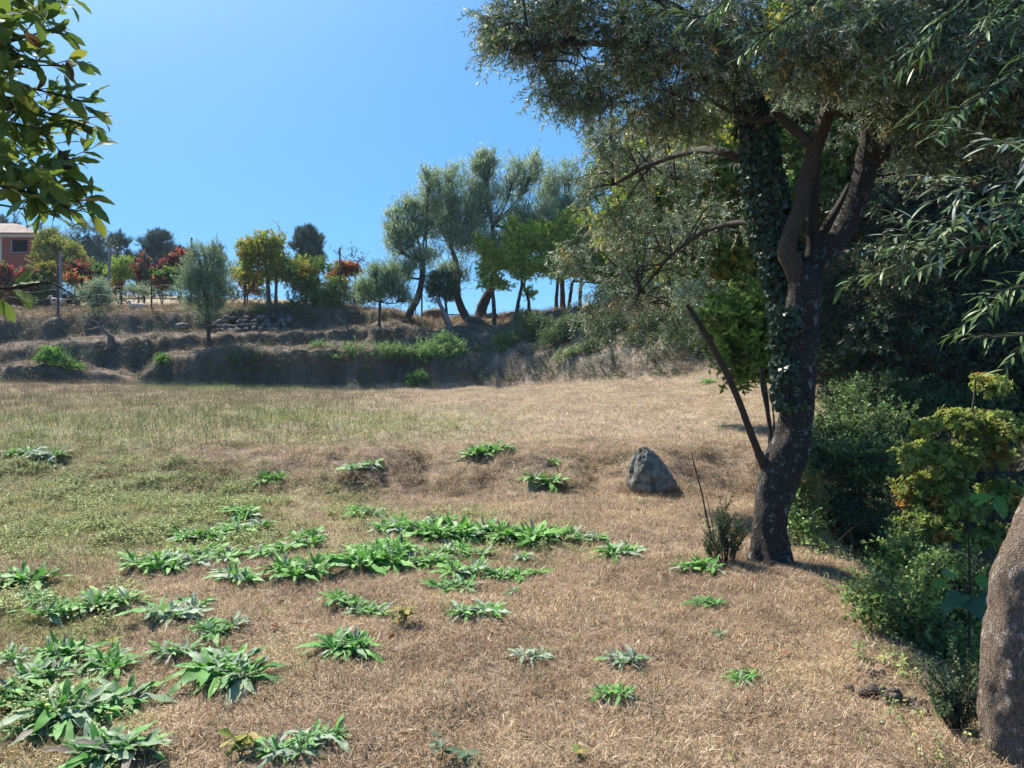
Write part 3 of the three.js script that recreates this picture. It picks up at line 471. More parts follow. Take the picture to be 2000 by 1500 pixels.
tree('oak_tree', 'yellow-green forked oak behind hanging olive twigs on the ridge', 'oak tree', { ...OAKF, d: 40.5, trunk: [[1110, 612, 4], [1113, 585, 3.6], [1118, 550, 3]], lobes: [[1160, 530, 36, 30], [1185, 470, 36, 46], [1215, 520, 36, 30]] });
tree('oak_tree', 'rightmost of the ridge oaks with straight dark trunk', 'oak tree', { ...OAKF, d: 41, trunk: [[1133, 612, 4], [1133, 580, 3.5], [1136, 540, 3]], lobes: [[1180, 500, 36, 46], [1230, 470, 36, 50], [1270, 500, 40, 40], [1170, 530, 44, 34], [1250, 545, 50, 30], [1210, 540, 44, 30], [1310, 520, 50, 46]] });
tree('citrus_tree', 'small dark leafy tree between the two curved olive trunks', 'tree', { d: 38.8, trunks: [[[872, 636, 3], [872, 605, 2.6], [868, 580, 2]], [[870, 620, 1.6], [862, 600, 1.4], [858, 580, 1.2]]], lobes: [[860, 558, 26, 26], [882, 575, 22, 14], [848, 575, 16, 14], [845, 545, 14, 16], [875, 550, 18, 20]], kind: 'dark', dens: 80, crownOpt: { color: () => C(1, 1.35, 0.9).multiplyScalar(RR(0.7, 1.4)), gap: 0.3, gapScale: 2 }, branchOpt: { twigs: 3 } });
tree('olive_tree', 'small pale olive with straight thin trunk on the terrace, left of the leaning one', 'olive tree', { ...FAR, dens: 70, d: 36.8, trunk: [[740, 655, 4], [741, 625, 3.2], [742, 590, 2.6]], lobes: [[740, 560, 36, 38], [718, 578, 20, 26], [772, 568, 34, 38], [760, 528, 22, 16], [730, 530, 18, 14], [790, 585, 18, 14]], crownOpt: { ...FAR.crownOpt, color: () => C(1.25, 1.4, 1.1).multiplyScalar(RR(0.7, 1.35)), gap: 0.5, gapScale: 2.4, clumps: 12 } });
tree('olive_tree', 'round silvery young olive standing alone on the lower terrace at left', 'olive tree', { ...FAR, dens: 62, d: 35.4, trunk: [[408, 677, 4.2], [407, 650, 3.8], [407, 625, 4], [404, 590, 3.2]], lobes: [[400, 540, 44, 40], [396, 496, 26, 16], [420, 484, 8, 12], [385, 486, 9, 10], [368, 560, 26, 42], [432, 560, 26, 42], [418, 600, 26, 18], [385, 598, 24, 22], [380, 515, 22, 22], [425, 515, 24, 24], [408, 628, 20, 10], [402, 570, 40, 36]], crownOpt: { ...FAR.crownOpt, color: () => C(1.2, 1.35, 1.25).multiplyScalar(RR(0.6, 1.4)), gap: 0.5, gapScale: 2.6, size: 0.85, clumps: 12 }, branchOpt: { twigs: 8, r1: 0.012 } });
tree('young_olive', 'small silver olive shrub behind the bank left of the young olive', 'olive tree', { ...FAR, dens: 110, d: 40, trunk: [[188, 616, 2], [189, 590, 1.6], [190, 570, 1.2]], lobes: [[192, 562, 22, 24], [170, 576, 22, 16], [203, 590, 18, 18], [185, 598, 16, 10]], crownOpt: { ...FAR.crownOpt, size: 0.7, color: () => C(1.4, 1.5, 1.45).multiplyScalar(RR(0.7, 1.4)), gap: 0.2 } });
tree('young_olive', 'faint silver olive shrub between two vine rows', 'olive tree', { ...FAR, dens: 100, d: 43, trunk: [[270, 600, 1.4], [270, 585, 1.2], [270, 575, 1]], lobes: [[268, 566, 20, 14], [282, 572, 14, 12]], crownOpt: { ...FAR.crownOpt, size: 0.7, color: () => C(1.4, 1.45, 1.3).multiplyScalar(RR(0.7, 1.4)) } });
tree('walnut_tree', 'yellowing walnut tree with two stout trunks on the top terrace', 'walnut tree', { d: 40.2, trunks: [[[526, 608, 5], [524, 575, 4.4], [522, 540, 3.4], [518, 505, 2.4]], [[539, 606, 3.6], [539, 570, 3.2], [540, 535, 2.6]]], lobes: [[500, 510, 36, 36], [540, 492, 34, 38], [520, 470, 26, 16], [488, 490, 24, 26], [562, 515, 30, 34], [474, 532, 20, 22], [532, 538, 38, 16], [513, 457, 10, 7], [545, 466, 10, 8], [490, 472, 14, 10], [575, 540, 22, 20]], kind: 'oak', dens: 44, bark: greyBark, branchOpt: { twigs: 4, r1: 0.02 }, crownOpt: { color: () => { const t = R(); return t < 0.12 ? C(2, 0.8, 0.8) : C(lerp(0.75, 1.45, t), 1.2, 0.9).multiplyScalar(RR(0.8, 1.3)); }, size: 1.15, gap: 0.55, gapScale: 2.2, up: 0, clumps: 12 } });
tree('fruit_tree', 'broad low bush of green leaves flecked orange, hanging over the bank', 'bush', { d: 39.4, trunk: [[612, 612, 3], [612, 600, 2.6], [612, 585, 2]], lobes: [[610, 560, 44, 42], [650, 568, 34, 34], [590, 538, 28, 26], [628, 520, 28, 16], [578, 590, 26, 18], [640, 600, 32, 18], [605, 612, 22, 12, 38.6]], kind: 'leafy', dens: 50, branchOpt: { twigs: 5 }, crownOpt: { color: (o) => n3(o.x * 0.9, o.y * 0.9, o.z) > 0.3 ? C(2.2, 0.85, 0.6).multiplyScalar(RR(0.6, 1.2)) : C(1.1, 0.95, 0.9).multiplyScalar(RR(0.6, 1.4)), gap: 0.25, gapScale: 1.6, droop: 0.4 } });
tree('sparse_tree', 'thin nearly bare tree reaching into the sky behind the tall thin post', 'tree', { d: 46, trunk: [[690, 600, 2], [694, 550, 1.6], [698, 510, 1.1]], lobes: [[685, 495, 22, 14], [706, 505, 18, 16], [712, 530, 16, 14], [660, 492, 14, 10], [740, 520, 14, 12]], kind: 'dark', dens: 6, branchOpt: { twigs: 8, r1: 0.016 }, crownOpt: { gap: -2, up: 0.6 } });
tree('sapling', 'yellow-green sapling in the vineyard behind the leaning grey post', 'tree', { d: 45, trunk: [[237, 600, 1.6], [238, 565, 1.2], [236, 530, 0.9]], lobes: [[236, 512, 18, 12], [232, 530, 22, 12], [246, 535, 12, 10], [228, 545, 14, 8]], kind: 'oak', dens: 80, branchOpt: { twigs: 2, r1: 0.01 }, crownOpt: { color: () => C(1.1, 1.3, 0.9).multiplyScalar(RR(0.8, 1.3)), up: 0, gap: 0.2 } });
{ // low dark and dead plants that cover the bank faces
  const all = KIND.bramble.geos.map(() => []);
  for (let i = 0; i < 40000; i++) { const d = RR(24, 39.2), x = RR(-0.72, 0.45) * d; if (d < profile(1000 + F * x / d, 0)[0] + 0.1) continue; const z = -d, h = H(x, z), sl = H(x, z - 0.3) - h; if (sl < 0.14 || n2(x * 0.6, z * 0.4 + 5) < -0.35) continue; const g = n2(x * 0.9 + 20, z) > 0.25; all[i % 3].push({ p: V(x, h, z), dir: V(RN() * 0.7, 0.6, 0.6 + RN() * 0.4).normalize(), s: RR(0.5, 1.3), c: (g ? C(0.8, 0.9, 0.8) : R() < 0.6 ? C(1.0, 0.6, 0.9) : C(1.8, 1.0, 1.3)).multiplyScalar(RR(0.5, 1.2)) }); }
  const g = new THREE.Group(); g.name = 'bank_plants'; g.userData = { kind: 'stuff', label: 'low dark ivy and dead plants covering the shaded bank faces', category: 'undergrowth' }; scene.add(g); all.forEach((l, i) => instances(g, 'sprig', KIND.bramble.geos[i], KIND.bramble.mat, l));
}
{ // railing, leaning pole, stump, stones
  const b = gndAt(888, 42.6), r = thing('wooden_railing', 'low grey railing with upright bars between the olive trunks', 'railing', b), m = barkMat('weathered plank', C(0.34, 0.34, 0.36)), y = b.y;
  const x0 = at(868, 0, 42.6).x, x1 = at(907, 0, 42.6).x, ym = 1.6 + (700 - 614.5) / F * 42.6, bx = (x, yy, w, h, dp) => { const g = new RoundedBoxGeometry(w, h, dp, 1, 0.008); g.translate(x, yy, -42.6); return g; };
  part(r, 'rail', bx((x0 + x1) / 2, ym, x1 - x0, 0.07, 0.06), m); part(r, 'rail', bx((x0 + x1) / 2, ym - 0.46, x1 - x0, 0.06, 0.06), m);
  for (let i = 0; i <= 9; i++) part(r, 'bar', bx(lerp(x0, x1, i / 9), ym - 0.28, 0.045, 0.56, 0.035), m);
  part(r, 'post', bx(x1 + 0.08, ym - 0.25, 0.12, 0.9, 0.12), darkBark);
}
{ const a = gndAt(884, 37.2), t = at(853, 583, 37.6); a.y -= 0.2; const r = thing('leaning_pole', 'pale bare pole leaning left in front of the curved olives', 'pole', gndAt(884, 37.2)); part(r, 'shaft', limb([a, a.clone().lerp(t, 0.5).add(V(0.05, 0.02, 0)), t], [0.125, 0.11, 0.1], { sides: 9, step: 0.2, rough: 0.06 }), barkMat('bare grey wood', C(0.42, 0.36, 0.32))); part(r, 'cut_end', new THREE.SphereGeometry(0.1, 8, 5).scale(1, 0.3, 1).translate(t.x, t.y, t.z), greyBark); }
{ const a = gndAt(217, 35), r = thing('dead_stump', 'gnarled dead vine stump with two pale arms on the left terrace', 'stump', a.clone()); a.y -= 0.1; const P = (x, y) => at(x, y, 35);
  part(r, 'trunk', limb([a, P(215, 658), P(207, 648), P(199, 641)], [0.2, 0.13, 0.07, 0.06], { sides: 8, step: 0.1, rough: 0.25, flare: 0.4 }), greyBark);
  part(r, 'branch', limb([P(199, 641), P(190, 640), P(180, 643), P(171, 644)], [0.06, 0.05, 0.045, 0.02], { sides: 6, step: 0.1, rough: 0.2 }), greyBark); part(r, 'branch', limb([P(199, 641), P(191, 632), P(183, 626), P(172, 622)], [0.06, 0.04, 0.025, 0.012], { sides: 6, step: 0.1, rough: 0.2 }), greyBark); part(r, 'branch', limb([P(191, 633), P(196, 628), P(201, 626)], [0.03, 0.02, 0.01], { sides: 5, step: 0.1, rough: 0.2 }), greyBark); }
// dry stone wall under the top terrace
function rockGeo(rx, ry, rz, det, rough, s) {
  const g = mergeVertices(new THREE.IcosahedronGeometry(1, det).deleteAttribute('normal').deleteAttribute('uv')), p = g.attributes.position, q = V();
  for (let i = 0; i < p.count; i++) { q.fromBufferAttribute(p, i); const k = 1 + rough * n3(q.x * 1.1 + s, q.y * 1.1, q.z * 1.1) + rough * 0.5 * n3(q.x * 2.7, q.y * 2.7 + s, q.z * 2.7), f = Math.max(Math.abs(q.x), Math.abs(q.y), Math.abs(q.z)), b = lerp(1, 0.75 / f, 0.5); p.setXYZ(i, q.x * rx * k * b, q.y * ry * k * b, q.z * rz * k * b); }
  const uv = new Float32Array(p.count * 2); for (let i = 0; i < p.count; i++) uv.set([(p.getX(i) + p.getZ(i) * 0.7) * 1.2, p.getY(i) * 1.2], i * 2); g.setAttribute('uv', new THREE.BufferAttribute(uv, 2)); g.computeVertexNormals(); return g;
}
{
  const sm = [0.1, 0.15, 0.2].map((k, i) => { const m = new THREE.MeshStandardMaterial({ name: 'wall stone ' + 'abc'[i], roughness: 1, map: soilTex, bumpMap: soilTex, bumpScale: 0.02 }); m.color.setRGB(k * 1.2, k * 1.1, k); return m; });
  const r = thing('dry_stone_wall', 'rough dry stone wall in the shaded terrace face right of the young olive', 'wall', gndAt(500, 37.2)), vs = [0, 1, 2, 3, 4].map((i) => rockGeo(0.3, 0.22, 0.22, 2, 0.22, i * 7));
  for (let row = 0; row < 4; row++) for (let px = 424 + (row % 2) * 7; px < 566; px += RR(11, 17)) {
    if (row > 1 && n2(px * 0.05, row) < -0.05) continue;
    const y = 648 - row * 8.5 - (px - 424) * 0.03, d = 37.05 + row * 0.22, q = at(px, y, d), m = shade(new THREE.Mesh(vs[Math.floor(R() * 5)], sm[Math.floor(R() * 3)])); m.name = 'stone';
    m.position.copy(q).sub(r.position); m.position.z = -(37.0 + row * 0.28) - r.position.z; m.rotation.set(RN() * 0.4, RN(), RN() * 0.5); m.scale.set(RR(0.5, 1), RR(0.5, 0.85), RR(0.6, 1)); r.add(m);
  }
  const b = thing('terrace_stone', 'single pale stone sunk in the shaded bank behind the young olive', 'stone', at(356, 638, 36.9)); const g = rockGeo(0.34, 0.2, 0.25, 3, 0.2, 3); g.translate(b.position.x, b.position.y, b.position.z); part(b, 'stone', g, sm[2]);
}
for (const [px, py, d, w, h, label] of [[845, 612, 41.6, 22, 12, 'grassy grey boulder left of the railing'], [960, 632, 40.2, 14, 7, 'dark boulder under the slim ridge oak'], [1000, 630, 40, 16, 8, 'dark boulder beside the crooked ridge oak'], [1040, 622, 41, 18, 6, 'flat dark boulder below the tufted ridge oak'], [925, 640, 38.9, 20, 7, 'low boulder at the feet of the two curved olives']]) {
  const o = gndAt(px, d), r = thing('boulder', label, 'boulder', o), g = rockGeo(w / F * d, h / F * d * 1.4, w / F * d * 0.8, 3, 0.25, px); g.translate(o.x, o.y + h / F * d * 0.3, o.z); part(r, 'stone', g, (() => { const m = new THREE.MeshStandardMaterial({ name: 'mossy stone', roughness: 1, map: soilTex, bumpMap: soilTex, bumpScale: 0.03 }); m.color.setRGB(0.2, 0.18, 0.15); return m; })());
}
// bushes on the bank
seed(307);
for (const [label, lobes, d, k, col = 1, dn = 1] of [
  ['large bright bramble bush in the middle of the bank below the leaning pole', [[870, 680, 40, 24], [835, 690, 34, 20], [890, 700, 26, 26], [850, 705, 30, 14], [905, 715, 14, 14]], 33.6, 'bramble', 1.7, 1.3],
  ['dark ivy patch left of the large bank bramble', [[745, 690, 34, 16], [715, 698, 18, 14], [780, 690, 30, 14], [690, 685, 30, 12], [650, 700, 20, 10]], 33.3, 'bramble', 1.5],
  ['small yellow-green shrub on the first ledge above the ivy', [[622, 680, 18, 12], [640, 690, 22, 14], [615, 692, 14, 8]], 33.8, 'bramble', 1.4],
  ['upright bright bramble right of the large bank bush', [[985, 670, 22, 20], [1000, 690, 16, 18], [985, 710, 12, 12]], 34.2, 'bramble', 1.35],
  ['small bramble tuft on the bank between the two large ones', [[935, 690, 16, 12], [940, 705, 10, 10]], 34, 'bramble', 1.1],
  ['dense dark bramble thicket under the ridge oaks', [[1060, 640, 50, 26, 35.8], [1100, 660, 40, 26, 35], [1030, 665, 26, 20, 35.2], [1030, 625, 20, 16, 36.5], [1120, 640, 34, 22, 35.6], [1075, 680, 30, 16, 34.6]], 35.2, 'bramble', 0.8],
  ['bright green bramble tuft hanging on the pale eroded bank', [[1105, 705, 20, 18], [1100, 722, 12, 10], [1120, 690, 10, 10]], 33.3, 'bramble', 1.4],
  ['tangled undergrowth right of the dark thicket under hanging olive twigs', [[1200, 640, 50, 26, 36], [1270, 650, 60, 34, 35.5], [1330, 640, 50, 40, 35], [1180, 680, 40, 18, 34.4]], 35.5, 'bramble', 0.75],
  ['brown-green thicket on the bank behind the slim bare pole', [[1380, 670, 50, 40, 34], [1440, 660, 50, 44, 33.4], [1500, 650, 50, 50, 33], [1300, 700, 40, 16, 34]], 34, 'bramble', 0.7],
  ['small yellow-green bush on the lower left ledge', [[98, 692, 18, 10], [85, 705, 14, 8], [115, 705, 16, 8]], 32.9, 'leafy', 1.1],
  ['tiny green bush right of the small left ledge bush', [[136, 714, 8, 8], [150, 722, 12, 5]], 32.8, 'leafy', 0.9],
  ['green bush growing on the earth ramp at left', [[318, 702, 10, 6], [310, 720, 14, 9]], 32.9, 'leafy', 1.0],
  ['dark ivy covering the shaded bank right of the earth ramp', [[470, 700, 60, 20], [440, 715, 40, 18], [520, 715, 40, 18]], 33, 'bramble', 0.55, 0.6],
  ['little green tuft at the foot of the bank in the middle', [[805, 745, 14, 8], [820, 735, 8, 6]], 32.3, 'leafy', 0.9],
  ['dark ivy spilling over the stone wall top under the bush', [[530, 605, 40, 6, 38.3], [460, 610, 40, 6, 38.3], [600, 622, 30, 14, 38], [570, 612, 24, 10, 38.2]], 38.3, 'bramble', 0.6],
  ['small ivy tuft on the bank edge under the silver shrub', [[190, 615, 22, 7, 38.4], [205, 620, 14, 6, 38.3]], 38.4, 'bramble', 0.6],
  ['green tuft on the second terrace lip below the leaning pole stick', [[700, 648, 12, 5, 36.6], [672, 655, 12, 6, 36.4]], 36.6, 'bramble', 1.1],
]) {
  for (const l of lobes) l[4] = (l[4] || d) * bankScale(l[0]);
  const o = gndAt(lobes[0][0], lobes[0][4] || d), r = thing('bramble_bush', label, 'bush', o); crown(r, k, lobes, d, 90 * dn, { color: () => C(1, 1.05, 1).multiplyScalar(col * 1.45 * RR(0.5, 1.35)), size: 1.1, gap: 0.3, gapScale: 1.6, name: 'foliage', deep: 0.7, clumps: 14, up: 0.3 });
  branches(r, [o], lobes, d, 0.02, twigBark, { twigs: 4, r1: 0.008, name: 'stems' });
}

// ---------------------------------------------------------------- the near olive with its ivy
seed(401);
const OD = 5.85;
{
  const P = (x, y, d = OD) => at(x, y, d), W = (w, d = OD) => w / F * d, base = gndAt(1500, OD);
  const root = thing('olive_tree', 'large forked olive tree with lichened trunk, standing in the dry grass at the gully edge', 'olive tree', base.clone());
  const tr = [[1499, 1120, 50], [1501, 1080, 40], [1503, 1040, 36], [1508, 990, 37], [1518, 945, 43], [1530, 905, 45], [1545, 860, 40], [1553, 810, 37], [1557, 750, 36], [1561, 690, 36], [1564, 640, 36], [1568, 590, 36], [1571, 555, 34], [1573, 530, 24], [1575, 512, 8]];
  part(root, 'trunk', limb(tr.map((t) => P(t[0], t[1])), tr.map((t) => W(t[2] * 0.87)), { sides: 26, step: 0.035, rough: 0.075, freq: 5, flare: 0.32, lump: 0.1 }), lichenBark);
  const limbs = [
    ['branch', [[1572, 640, 22], [1568, 580, 24], [1550, 522, 22], [1537, 492, 21], [1546, 455, 18], [1562, 410, 18], [1576, 350, 17], [1594, 285, 17], [1616, 215, 16], [1630, 140, 15], [1642, 60, 15], [1655, -40, 13], [1660, -220, 9]], brownBark, OD],
    ['branch', [[1572, 640, 24], [1580, 555, 26], [1600, 510, 24], [1632, 475, 24], [1658, 430, 24], [1674, 390, 24], [1686, 345, 25], [1694, 300, 22], [1700, 240, 20], [1694, 150, 18], [1688, 40, 16], [1690, -120, 11]], lichenBark, OD + 0.05],
    ['branch', [[1690, 330, 20], [1722, 298, 18], [1770, 268, 16], [1830, 235, 14], [1900, 180, 12], [1990, 120, 8]], darkBark, OD + 0.15],
    ['branch', [[1556, 620, 24], [1540, 560, 24], [1522, 500, 26], [1506, 430, 28], [1496, 360, 26], [1480, 290, 24], [1465, 220, 22], [1440, 120, 16], [1420, -20, 12], [1400, -160, 8]], darkBark, OD + 0.28],
    ['branch', [[1584, 520, 16], [1588, 470, 15], [1586, 420, 14], [1592, 340, 12], [1600, 250, 8]], darkBark, OD + 0.3],
    ['branch', [[1590, 500, 10], [1615, 440, 10], [1640, 400, 8], [1660, 360, 6]], darkBark, OD + 0.32],
    ['branch', [[1592, 290, 12], [1570, 268, 11], [1540, 245, 10], [1520, 225, 9], [1490, 235, 8], [1440, 225, 6], [1380, 190, 4]], darkBark, OD],
    ['branch', [[1615, 215, 8], [1650, 225, 6], [1685, 215, 5], [1720, 200, 4]], brownBark, OD - 0.1],
    ['branch', [[1470, 240, 14], [1420, 180, 12], [1330, 120, 10], [1220, 90, 8], [1120, 85, 6], [1040, 100, 4]], darkBark, OD + 0.3],
    ['branch', [[1440, 120, 12], [1360, 40, 9], [1260, -10, 7], [1150, -20, 5]], darkBark, OD + 0.2],
    ['branch', [[1490, 330, 12], [1420, 300, 10], [1350, 296, 7, 1], [1270, 322, 5, 1.6], [1200, 360, 3, 2]], darkBark, OD + 0.5],
    ['branch', [[1505, 440, 10], [1448, 434, 7, 0.5], [1376, 452, 5, 1], [1310, 500, 3.5, 1.6], [1250, 570, 2.5, 2]], darkBark, OD + 0.6],
    ['branch', [[1640, 70, 11], [1700, 0, 9], [1790, -60, 7], [1900, -80, 5]], darkBark, OD - 0.3],
    ['branch', [[1694, 180, 10], [1760, 140, 8], [1840, 110, 6], [1940, 100, 4]], darkBark, OD - 0.2],
  ];
  const tips = [];
  for (const [n, pts, m, d] of limbs) { part(root, n, limb(pts.map((t) => P(t[0], t[1], d + (t[3] || 0))), pts.map((t) => W(t[2] * 0.88, d + (t[3] || 0))), { sides: 12, step: 0.05, rough: 0.09, freq: 6, lump: 0.08 }), m); pts.slice(2).forEach((t) => tips.push(P(t[0], t[1], d + (t[3] || 0)))); }
  const knot = rockGeo(W(14), W(12), W(14), 3, 0.2, 5); const kp = P(1490, 892, OD - 0.02); knot.translate(kp.x, kp.y, kp.z); part(root, 'knot', knot, lichenBark);
  const lobes = [
    [1000, 40, 60, 70, 6.6, 1.0], [985, 95, 45, 40, 6.6, 0.8], [1060, 60, 70, 80, 6.4], [1080, 140, 60, 50, 6.5], [1060, 170, 30, 40, 6.5, 0.6], [1130, 40, 80, 90, 6.2], [1160, 150, 70, 70, 6.4], [1240, 60, 100, 110, 6.1, 0.9], [1190, 240, 55, 60, 6.5, 0.8], [1260, 200, 90, 80, 6.3], [1330, 90, 100, 110, 5.9, 0.75], [1340, 220, 90, 80, 6.3, 0.5], [1420, 60, 110, 110, 5.6, 0.7], [1440, 160, 80, 70, 6.4, 0.4],
    [1240, 310, 80, 60, 6.6, 0.8], [1180, 340, 40, 50, 6.7, 0.6], [1330, 320, 80, 70, 6.7, 0.76], [1200, 440, 70, 70, 7, 1.04], [1130, 480, 45, 60, 7, 0.76], [1280, 440, 80, 70, 7, 0.85], [1380, 430, 70, 80, 7, 0.47], [1230, 560, 80, 60, 7, 0.95], [1170, 600, 50, 50, 7, 0.76], [1320, 560, 80, 60, 7, 1.14], [1250, 640, 80, 30, 7, 0.95], [1360, 630, 70, 40, 7, 0.95], [1140, 380, 26, 40, 6.8, 0.76],
    [1540, 60, 110, 90, 5.3, 0.7], [1560, 160, 60, 50, 6.5, 0.5], [1650, 70, 100, 100, 5.1], [1640, 130, 50, 60, 6.5, 0.6], [1760, 90, 110, 110, 5.3], [1760, 190, 90, 80, 5.6, 0.9], [1860, 90, 110, 110, 5.4], [1880, 200, 100, 90, 5.5], [1970, 110, 100, 130, 5.3], [1980, 240, 90, 90, 5.4], [1800, 280, 80, 60, 6, 0.8], [1640, 270, 40, 50, 6.9, 0.35], [1470, 320, 40, 60, 6.5, 0.25],
    [1250, -80, 200, 80, 6, 0.45], [1550, -100, 220, 90, 5.6, 0.4], [1850, -100, 220, 90, 5.3, 0.7], [1050, -70, 110, 60, 6.4, 0.7],
  ];
  for (const l of lobes) if (l[1] >= 240 && l[0] < 1420) l[4] += 1.8;
  const gs = []; seed(402);
  for (const [cx, cy, rx, ry, d, k = 1] of lobes) for (let i = 0; i < 5 * k + 1; i++) {          // thin twigs
    const c = at(cx, cy, d), u = rdir(), q = V(c.x + u.x * rx / F * d, c.y + u.y * ry / F * d, c.z + u.z * rx / F * d), f0 = tips.filter(() => R() < 0.45).reduce((a, b) => (b.distanceTo(q) < a.distanceTo(q) ? b : a)), dq = f0.distanceTo(q), f = q.clone().lerp(f0, Math.min(1, RR(0.45, 0.8) / dq)), s = f.clone().lerp(q, 0.5); s.y += RR(0.02, 0.2); s.add(rdir().multiplyScalar(0.12));
    gs.push(limb([f, s, q], [0.011, 0.007, 0.002], { sides: 4, step: 0.12, rough: 0.1 }));
  }
  part(root, 'twigs', mergeGeometries(gs), darkBark).userData.kind = 'stuff';
  crown(root, 'olive', lobes, 6, 4.0, { color: () => { const t = R(); return t > 0.985 ? C(3, 1.6, 0.6) : C(1, 1, 1).multiplyScalar(RR(0.5, 1.6)); }, droop: 0.75, up: 0.1, out: 0.5, size: 1, gap: 0.5, gapScale: 2.2, shell: 0.6, clumps: 7 });
  // moss at the foot
  const iv = thing('ivy_vine', 'dark ivy climbing the left limb and upper trunk of the near olive', 'ivy', P(1540, 760)), K = [];
  seed(403);
  const path = [[1545, 800, 34], [1543, 740, 30], [1545, 680, 32], [1545, 630, 34], [1538, 570, 36], [1522, 500, 38], [1506, 430, 36], [1496, 360, 34], [1482, 290, 32], [1468, 220, 28], [1450, 160, 22]], dp = (y) => (y > 600 ? OD : OD + 0.28);
  const ivyGeos = [0, 1, 2].map(() => { const G = new Geo(); for (let i = 0; i < 5; i++) { const a = rdir(); a.y = -Math.abs(a.y) - 0.2; addLeaf(G, rdir().multiplyScalar(0.025), a.normalize(), V(RN() * 0.5, 0.5, 1), RR(0.035, 0.055), RR(0.035, 0.05), { seg: 3, fold: 0.15, bend: 0.3, color: mulc(C(0.035, 0.065, 0.035), RR(0.7, 1.5)), shape: (t) => [0.5, 1, 0.55, 0][Math.round(t * 3)] }); } return G.build(); });
  const lists = [[], [], []];
  for (let i = 0; i < 2600; i++) {
    const t = R() * (path.length - 1), k = Math.floor(t), a = path[k], b = path[k + 1], f = t - k, x = lerp(a[0], b[0], f), y = lerp(a[1], b[1], f), w = lerp(a[2], b[2], f), az = R() * 6.2832, d = dp(y);
    if (y > 560 && Math.cos(az) > -0.1 && R() > 0.2) continue; if (y > 650 && n3(x * 0.05, y * 0.03, az) < -0.1) continue;
    const c = P(x, y, d), r = W(w, d) * RR(0.85, 1.12); c.x += Math.cos(az) * r; c.z += Math.sin(az) * r;
    lists[i % 3].push({ p: c, dir: V(Math.cos(az) * 0.2 + RN() * 0.5, 1, Math.sin(az) * 0.2 + RN() * 0.4).normalize(), roll: Math.PI / 2 - az + RN() * 1.1, s: RR(0.7, 1.25) });
  }
  const im = leafMat('ivy leaf', { t: 0.15, coat: 0.5, coatRough: 0.35 }); lists.forEach((l, i) => instances(iv, 'foliage', ivyGeos[i], im, l));
  part(iv, 'stem', limb(path.map((q) => P(q[0] - 6, q[1], dp(q[1]) - W(q[2]) * 0.6)), path.map((q, i) => 0.018 - i * 0.001), { sides: 6, step: 0.06, rough: 0.2 }), twigBark);
}
// the slim bare pole growing from the knot, with a leafy tip
{
  const P = (x, y, d = 5.85) => at(x, y, d), r = thing('bare_sapling', 'slim bare leaning stem growing from the knot of the near olive', 'sapling', P(1492, 905));
  part(r, 'stem', limb([[1492, 912, 9], [1480, 880, 7.5], [1462, 835, 7], [1440, 775, 6.6], [1412, 715, 6.4], [1385, 665, 6], [1358, 620, 5.4], [1342, 596, 4]].map((q) => P(q[0], q[1], lerp(5.82, 5.6, (912 - q[1]) / 320))), [9, 7.5, 7, 6.6, 6.4, 6, 5.4, 3.5].map((w) => w / F * 5.7), { sides: 10, step: 0.05, rough: 0.08 }), brownBark);
  crown(r, 'olive', [[1342, 588, 24, 13, 5.6]], 5.6, 11, { name: 'leaf_tuft', up: 0.6, size: 0.7, color: () => C(1.3, 1.35, 1.3) });
}
{ const P = (x, y, d = 6.6) => at(x, y, d), b = gndAt(1506, 6.6), r = thing('dead_sapling', 'two dark thin dead stems just left of the olive trunk', 'sapling', b);
  part(r, 'stem', limb([b, P(1505, 850), P(1498, 800), P(1490, 760), P(1486, 718)], [0.022, 0.02, 0.018, 0.016, 0.012], { sides: 7, step: 0.06, rough: 0.2 }), darkBark); part(r, 'stem', limb([b.clone().add(V(0.03, 0, 0)), P(1512, 830), P(1509, 790), P(1514, 754)], [0.01, 0.009, 0.007, 0.004], { sides: 5, step: 0.06, rough: 0.2 }), twigBark); part(r, 'twig', limb([P(1509, 790), P(1505, 775), P(1502, 760)], [0.006, 0.005, 0.003], { sides: 5, step: 0.05 }), twigBark); }
tree('leafy_sapling', 'bright light green leafy sapling left of the olive trunk', 'sapling', { d: 7.6, trunk: [[1508, 880, 4], [1500, 800, 3.4], [1490, 720, 3], [1480, 640, 2.4], [1470, 570, 1.6]], lobes: [[1450, 590, 50, 30], [1480, 640, 50, 40], [1430, 640, 40, 36], [1500, 690, 34, 34], [1460, 690, 40, 24], [1510, 600, 30, 40], [1440, 710, 26, 14], [1400, 600, 26, 20], [1500, 560, 34, 20], [1520, 650, 20, 40]], kind: 'leafy', dens: 5.5, branchOpt: { twigs: 4, r1: 0.005 }, bark: twigBark, crownOpt: { droop: 0.6, up: 0, size: 0.95, gap: 0.1, gapScale: 3, color: () => C(1.5, 1.2, 1.3).multiplyScalar(RR(0.7, 1.3)) } });

